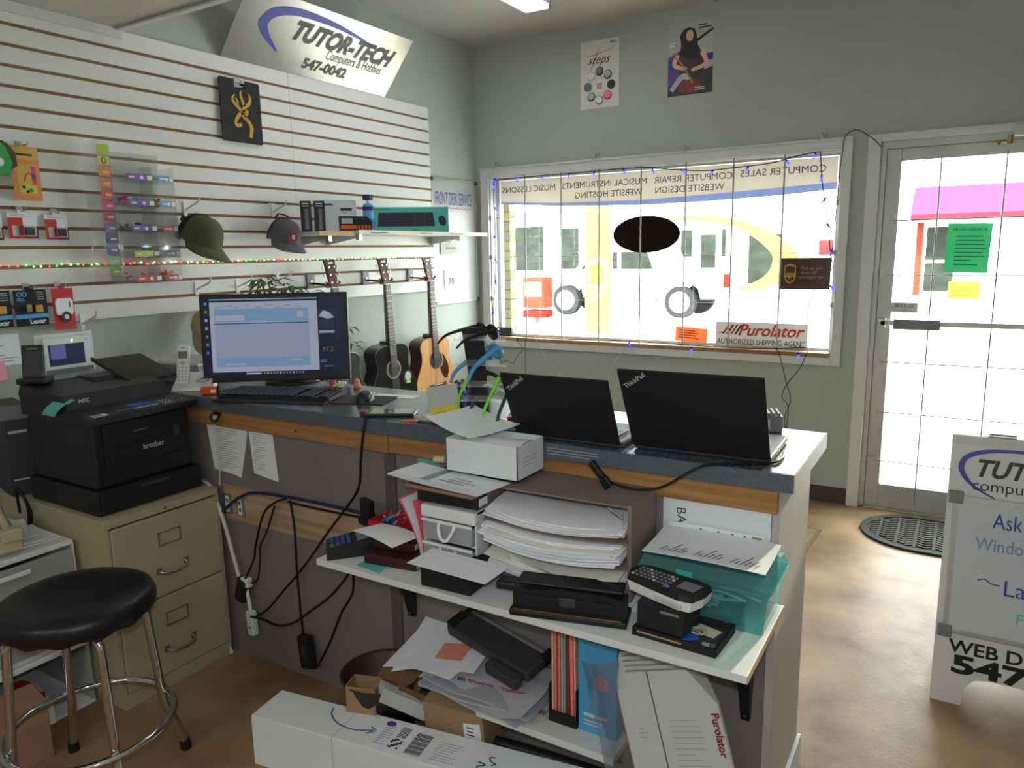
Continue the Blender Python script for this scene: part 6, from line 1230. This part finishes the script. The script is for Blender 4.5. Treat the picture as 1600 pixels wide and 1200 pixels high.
kx = T('kraft_carton', 'flattened dark brown carton flap leaning in the waste bin', 'carton', (1.74, -3.13, .215), -14, rx=-38)
P('card', B().prism([(-.10, -.06), (.10, -.05), (.12, .10), (-.08, .07)], 0, .004, 'kraft_dark').box(-.08, .07, .004, .05, -.05, -.046, 'kraft'), kx)
kx = T('small_open_box', 'small open brown box at the front of the waste bin', 'carton', (1.70, -3.235, .165), 18)
P('carton', B().box(-.05, .05, -.035, -.032, 0, .09, 'kraft').box(-.05, .05, .032, .035, 0, .09, 'kraft').box(-.05, -.047, -.035, .035, 0, .09, 'kraft').box(.047, .05, -.035, .035, 0, .09, 'kraft').box(-.05, .05, -.035, .035, 0, .003, 'kraft'), kx)
for k in range(3): ONE('foam_strip', B().box(-.075, .075, -.005, .005, 0, .05, 'light_grey', .001), 'grey packaging strip slanting out of the bin, ' + ['nearest the small box', 'middle one', 'nearest the printed carton'][k], 'packaging', (1.80 + .018 * k, -3.20 - .012 * k, .195), 24, group='packaging strips in the bin', ry=22)
ONE('blue_binder', B().box(-.30, .26, -.05, .035, 0, .085, 'blue', .003), 'long blue box on the floor behind the long white carton', 'box', (2.24, -3.075, .0005), 2)
ONE('black_tube', B().tube([(-.28, .0, 0), (0, .0, .002), (.30, .0, -.01)], .019, 'black_plastic', n=14), 'black plastic tube lying on the long blue box', 'tube', (2.26, -3.088, .106), 6)
lb_ = T('long_carton', 'long white corrugated carton with shipping label across the foreground', 'carton', (1.405, -3.373, 0), 8.7)
P('carton', B().box(0, 1.11, -.073, .073, 0, .168, 'corrugated', .002), lb_); P('tape', B().box(.30, .302, -.0736, .0736, .0005, .1686, 'light_grey'), lb_)
b = B(); b.X = TOPX(.1685)
b.rect(.405, .60, -.066, .062, 'paper', -.0012).rect(.60, .72, -.07, .045, 'paper', -.0012)
for k in range(12): b.rect(.565 - 0 + .0, .5651, 0, 0.0001, 'ink', -.002) if False else None
for k in range(16): b.rect(.533, .585, -.055 + k * .006, -.0525 + k * .006 + (.0015 if k % 3 else 0), 'ink', -.0018, .0004)
for r_ in range(6):
    for c_ in range(5):
        if (r_ * 3 + c_ * 5) % 4 < 2: b.rect(.475 + c_ * .007, .482 + c_ * .007, -.05 + r_ * .007, -.043 + r_ * .007, 'ink', -.0018, .0004)
for k in range(8): b.rect(.478, .51, .0 + k * .006, .003 + k * .006, 'ink', -.0018, .0004)
b.lines(.425, .465, -.05, .04, 9, 'ink_light', -.0018, 5, .25).lines(.615, .70, -.055, .03, 8, 'ink_light', -.0018, 6, .2); P('shipping_label', b, lb_)
b = B(); b.X = TOPX(.1685); b.ell(.435, .045, .016, .012, 'purple', -.0026, .0006).ribbon([(.22, .052), (.235, .02), (.28, -.01), (.34, -.018), (.40, .0)], .004, 'ink_blue', -.0012).ribbon([(.385, -.02), (.41, .002), (.385, .012)], .005, 'ink_blue', -.0012, sub=1)
b.ribbon([(.74, -.055), (.765, -.045), (.755, -.03), (.775, -.018), (.75, -.012)], .004, 'ink', -.0012).ribbon([(.79, .02), (.775, .015), (.785, .0), (.80, -.004), (.79, -.014)], .004, 'ink', -.0012); P('pen_marks', b, lb_)

# ================================================================== LEFT FOREGROUND
su = T('storage_tower', 'white plastic drawer tower with clear drawers left of the filing cabinet', 'drawer unit', (.628, -3.72, .245), 90)
b = B(); 
for z in (0, .178, .352): b.box(-.22, .212, -.0, .45, z, z + .018, 'white_plastic', .003)
b.box(-.22, -.212, 0, .45, 0, .36, 'white_plastic').box(.206, .212, 0, .45, 0, .36, 'white_plastic').box(-.21, .205, .44, .45, 0, .36, 'white_plastic'); P('frame', b, su)
for z in (.022, .198): P('drawer', B().box(-.205, .20, -.010, -.005, z, z + .145, 'drawer_plastic', .003).box(-.205, .20, -.005, .42, z, z + .003, 'drawer_plastic').box(-.06, .06, -.022, -.010, z + .11, z + .125, 'white_plastic', .003), su)
ONE('drawer_contents', B().box(-.16, .05, -.03, .03, 0, .05, 'navy', .01).box(.02, .15, -.03, .03, 0, .07, 'khaki_cloth', .01).box(-.10, .0, -.04, .0, .05, .08, 'light_grey', .01), 'dim jumble of blue and khaki cloth behind the clear upper drawer', 'cloth', (.575, -3.72, .449), 90)
lu = T('open_crate', 'white open-fronted crate below the drawer tower', 'crate', (.640, -3.72, 0), 90)
b = B().box(-.22, .215, 0, .45, 0, .012, 'white_plastic').box(-.22, .215, 0, .45, .225, .243, 'white_plastic', .003).box(-.22, -.214, 0, .45, .012, .225, 'white_plastic').box(.207, .215, 0, .45, .012, .225, 'drawer_plastic').box(-.214, .207, .44, .45, .012, .225, 'white_plastic'); P('shell', b, lu)
ONE('red_cloth', B().grid(8, 6, lambda u, v: (-.09 + .18 * u, -.05 + .10 * v, .03 + .03 * sin(u * 6) * sin(v * 5)), 'dark_red', thick=.02), 'dark red cloth lying in the open crate', 'cloth', (.60, -3.76, .10), 90)
ONE('crate_papers', B().box(-.12, .12, -.09, .09, 0, .08, 'paper', .002).box(-.11, .10, -.08, .08, .08, .084, 'paper_warm'), 'stack of white papers in the open crate', 'papers', (.56, -3.76, .0135), 80)
ONE('brown_parcel', B().box(-.10, .10, -.07, .07, 0, .20, 'brown_card', .002).box(-.102, .102, -.072, -.07, .13, .16, 'kraft'), 'brown cardboard box on the floor behind the stool legs', 'box', (.735, -3.83, .0005), 80)
ONE('white_scrap', B().hexa([(-.07, -.04, 0), (.05, -.05, 0), (.06, .03, 0), (-.05, .05, 0)], [(-.06, -.035, .10), (.05, -.05, .12), (.055, .025, .12), (-.045, .045, .09)], 'paper'), 'crumpled white paper bag beside the stool at the left edge', 'paper bag', (.70, -3.97, .0005), 20)
for k in range(4): ONE('paper_sheet', B().grid(5, 4, lambda u, v: (-.13 + .26 * u, -.10 + .20 * v, .002 + .012 * (u * v if k == 3 else 0)), 'paper', thick=.0025), 'white paper on the drawer tower, ' + ['lowest in the pile', 'second from the bottom', 'third from the bottom', 'topmost with a lifted corner'][k], 'paper', (.47 - .03 * k, -3.645 - .01 * k, .6165 + .0035 * k), [88, 80, 97, 70][k], group='papers on the drawer tower')
am = T('paper_trimmer', 'beige office machine with ribbed plate on the papers at the left edge', 'office machine', (.50, -3.74, .634), 78)
P('bed', B().hexa([(-.15, -.10, 0), (.10, -.10, 0), (.10, .12, 0), (-.15, .12, 0)], [(-.15, -.10, .045), (.10, -.10, .045), (.10, .12, .085), (-.15, .12, .085)], 'beige_plastic'), am)
b = B(); b.X = XF((0, -.10, .045), rx=10.3) @ TOPX(0)
b.rect(-.13, .045, .02, .19, 'paper_warm', -.002)
for k in range(14): b.rect(-.125, .04, .028 + k * .0112, .032 + k * .0112, 'ink_light', -.0026)
P('ribbed_plate', b, am); P('arm', B().tube([(.075, -.09, .055), (.078, 0, .075), (.082, .11, .11)], .014, 'beige_plastic', n=8).tube([(.052, -.09, .058), (.055, 0, .073), (.058, .11, .095)], .004, 'black_plastic', n=6).box(.045, .105, -.115, -.07, .035, .075, 'beige_plastic', .005), am)
# stool
so = T('bar_stool', 'chrome bar stool with torn black vinyl seat in the left foreground', 'stool', (1.10, -3.755, 0), 12)
def seatf(u, v):
    a = 2 * pi * u; r = .205 * (1 + .012 * sin(a * 11) * (1 if v < .3 else 0)) * (sin(pi * min(1, v * 1.15) / 2) if False else 1)
    prof_ = [(.150, -.045), (.192, -.052), (.206, -.035), (.208, -.012), (.200, .008), (.175, .020), (.120, .027), (.06, .024), (0, .022)]
    k = v * 8; i = min(int(k), 7); t = k - i; rr = prof_[i][0] * (1 - t) + prof_[i + 1][0] * t; zz = prof_[i][1] * (1 - t) + prof_[i + 1][1] * t
    if v < .3: rr *= 1 + .016 * sin(a * 13) * (1 - v / .3); zz += -.006 * sin(a * 13 + 1) * (1 - v / .3)
    return (rr * cos(a), rr * sin(a), .612 + zz)
b = B(); b.grid(64, 16, seatf, 'seat_vinyl'); P('seat', b, so)
P('torn_flap', B().grid(4, 4, lambda u, v: (-.02 + .045 * u * (1 - v * .8), -.199 - .003 * v, .572 - .040 * v * (1 - .3 * u)), 'seat_vinyl', thick=.003), so).rotation_euler = (0, 0, radians(-18))
P('seat_base', B().cyl((0, 0, .548), (0, 0, .566), .155, 'black_plastic', n=32), so)
for k in range(4):
    a = radians(65 + 90 * k); c_, s_ = cos(a), sin(a)
    lg = P('leg', B().tube([(.10 * c_, .10 * s_, .555), (.155 * c_, .155 * s_, .552), (.178 * c_, .178 * s_, .53), (.183 * c_, .183 * s_, .48), (.20 * c_, .20 * s_, .25), (.205 * c_, .205 * s_, .19), (.235 * c_, .235 * s_, .10), (.255 * c_, .255 * s_, .022)], .0125, 'chrome', n=14, sub=5), so)
    P('rubber_foot', B().cyl((.254 * c_, .254 * s_, .032), (.257 * c_, .257 * s_, .0), .016, 'rubber', r1=.017, n=14), lg)
    P('rivet', B().sph((.212 * c_, .212 * s_, .225), .007, 'chrome', 8), lg)
P('foot_ring', B().tube([(.222 * cos(2 * pi * i / 48), .222 * sin(2 * pi * i / 48), .22) for i in range(48)], .0115, 'chrome', n=12, closed=True), so)

# ================================================================== BY THE DOOR
def halfoval(rx, ry, x1, n=28):
    return [(x1, -ry)] + [(-0 + rx * cos(a), ry * sin(a)) for a in [pi * 1.5 - pi * i / n for i in range(n + 1)]] + [(x1, ry)]
mt = T('door_mat', 'dark rubber doormat with cut-out leaf pattern in front of the door', 'doormat', (3.10, -.345, .0005))
def flat(b, pts, z0, z1, m):
    n = len(pts); ar = sum(pts[i][0] * pts[(i + 1) % n][1] - pts[(i + 1) % n][0] * pts[i][1] for i in range(n))
    if ar < 0: pts = pts[::-1]
    b.add([(x, y, z0) for x, y in pts] + [(x, y, z1) for x, y in pts], [tuple(range(n - 1, -1, -1)), tuple(range(n, 2 * n))] + [(i, (i + 1) % n, n + (i + 1) % n, n + i) for i in range(n)], m)
b = B(); flat(b, halfoval(.30, .285, .45), 0, .005, 'rubber'); P('base', b, mt)
mat('rubber_grey', '#403e3a', .8, spec=.12)
b = B(); o1 = halfoval(.30, .285, .45); o2 = halfoval(.262, .247, .45)
for i in range(len(o1) - 1): flat(b, [o1[i], o1[i + 1], o2[i + 1], o2[i]], .0052, .012, 'rubber_grey')
P('rim', b, mt)
b = B()
def blob(cx, cy, rx, ry, rot):
    c, d = cos(rot), sin(rot); flat(b, [(cx + rx * cos(t) * c - ry * sin(t) * d, cy + rx * cos(t) * d + ry * sin(t) * c) for t in [2 * pi * i / 12 for i in range(12)]], .0052, .0115, 'rubber_grey')
for cx in (-.20, -.11, -.02, .07, .16, .25, .34):
    hh = .235 * math.sqrt(max(0, 1 - (min(0, cx) / .27) ** 2))
    flat(b, [(cx - .008, -hh), (cx + .008, -hh), (cx + .008, hh), (cx - .008, hh)], .0052, .0115, 'rubber_grey')
    k = -hh + .03
    while k < hh - .02:
        blob(cx - .026, k, .026, .009, .6); blob(cx + .026, k, .026, .009, -.6); k += .034
P('raised_pattern', b, mt)
ONE('floor_rug', B().box(-.35, .0, -.45, .45, 0, .006, 'rug_brown').box(-.33, -.02, -.43, .43, .006, .0065, 'rug_tan'), 'patterned beige rug edge showing beyond the counter end', 'rug', (2.60, -.98, .0005), -3)
# sandwich board
ab = T('sandwich_board', 'white wooden sandwich board with shop name and whiteboard by the door', 'sandwich board', (3.516, -2.018, 0))
TL = XF((0, 0, 0), rx=-9.3)
b = B(); b.X = TL
b.prism([(-.305, 0), (-.212, 0), (-.208, .06), (-.18, .095), (-.14, .105), (.14, .105), (.18, .095), (.208, .06), (.212, 0), (.305, 0), (.305, .935), (-.305, .935)], 0, .014, 'trim_white')
P('front_panel', b, ab)
b = B(); b.X = XF((0, .305 + 0, 0), rx=9.3)
b.prism([(-.305, 0), (-.212, 0), (-.208, .06), (-.18, .095), (-.14, .105), (.14, .105), (.18, .095), (.208, .06), (.212, 0), (.305, 0), (.305, .935), (-.305, .935)], -.014, 0, 'trim_white')
P('rear_panel', b, ab)
P('hinge', B().cyl((-.2, .153, .925), (-.12, .153, .925), .01, 'steel', n=10).cyl((.12, .153, .925), (.2, .153, .925), .01, 'steel', n=10), ab)
P('chain', B().tube([(-.30, .075, .42), (-.302, .15, .36), (-.30, .235, .42)], .003, 'light_grey', n=5), ab)
b = B(); b.X = TL; b.box(-.285, .285, -.008, -.0005, .245, .725, 'aluminium', .003).rect(-.268, .268, .262, .708, 'marker_board', -.0095, .0012)
for x in (-.278, .278):
    for z in (.252, .718): b.box(x - .022, x + .022, -.014, -.0005, z - .022, z + .022, 'mid_grey', .004)
wb2 = P('whiteboard', b, ab)
b = B(); b.X = TL; b.ribbon([(-.165, .725), (-.235, .765), (-.27, .815), (-.255, .86), (-.19, .885), (-.08, .892), (.05, .885), (.2, .865)], [.004, .010, .018, .017, .013, .010, .008, .003], 'vinyl_blue', -.0014, .0008, 8); P('swoosh', b, ab)
b = B(); b.X = TL; P('lettering', b.txt('TUTOR-TECH', .0, .822, .082, 'vinyl_dark', y=-.0014, bold=.03, shear=.3, width=.47), ab)
b = B(); b.X = TL; P('lettering', b.txt('computers & hobbies', .0, .765, .052, 'vinyl_dark', y=-.0014, width=.47), ab)
b = B(); b.X = TL; P('lettering', b.txt('WEB DESIGN', -.06, .200, .062, 'black_matte', y=-.0014, bold=.02, width=.40), ab)
b = B(); b.X = TL; P('lettering', b.txt('547-0042', .03, .138, .085, 'black_matte', y=-.0014, bold=.04, width=.56), ab)
b = B(); b.X = TL; P('handwriting', b.txt('Ask', -.125, .650, .075, 'ink_blue', y=-.011, width=.085), ab)
b = B(); b.X = TL; P('handwriting', b.txt('Windows', -.115, .568, .062, 'screen_ink', y=-.011, width=.19), ab)
b = B(); b.X = TL; P('handwriting', b.txt('La', -.090, .43, .075, 'ink_blue', y=-.011, width=.06), ab)
b = B(); b.X = TL; P('handwriting', b.txt('Fo', -.055, .335, .05, 'teal_note', y=-.011, width=.045), ab)
b = B(); b.X = TL; P('handwriting', b.ribbon([(-.195, .445), (-.175, .452), (-.155, .44), (-.130, .438)], .004, 'ink_blue', -.011), ab)
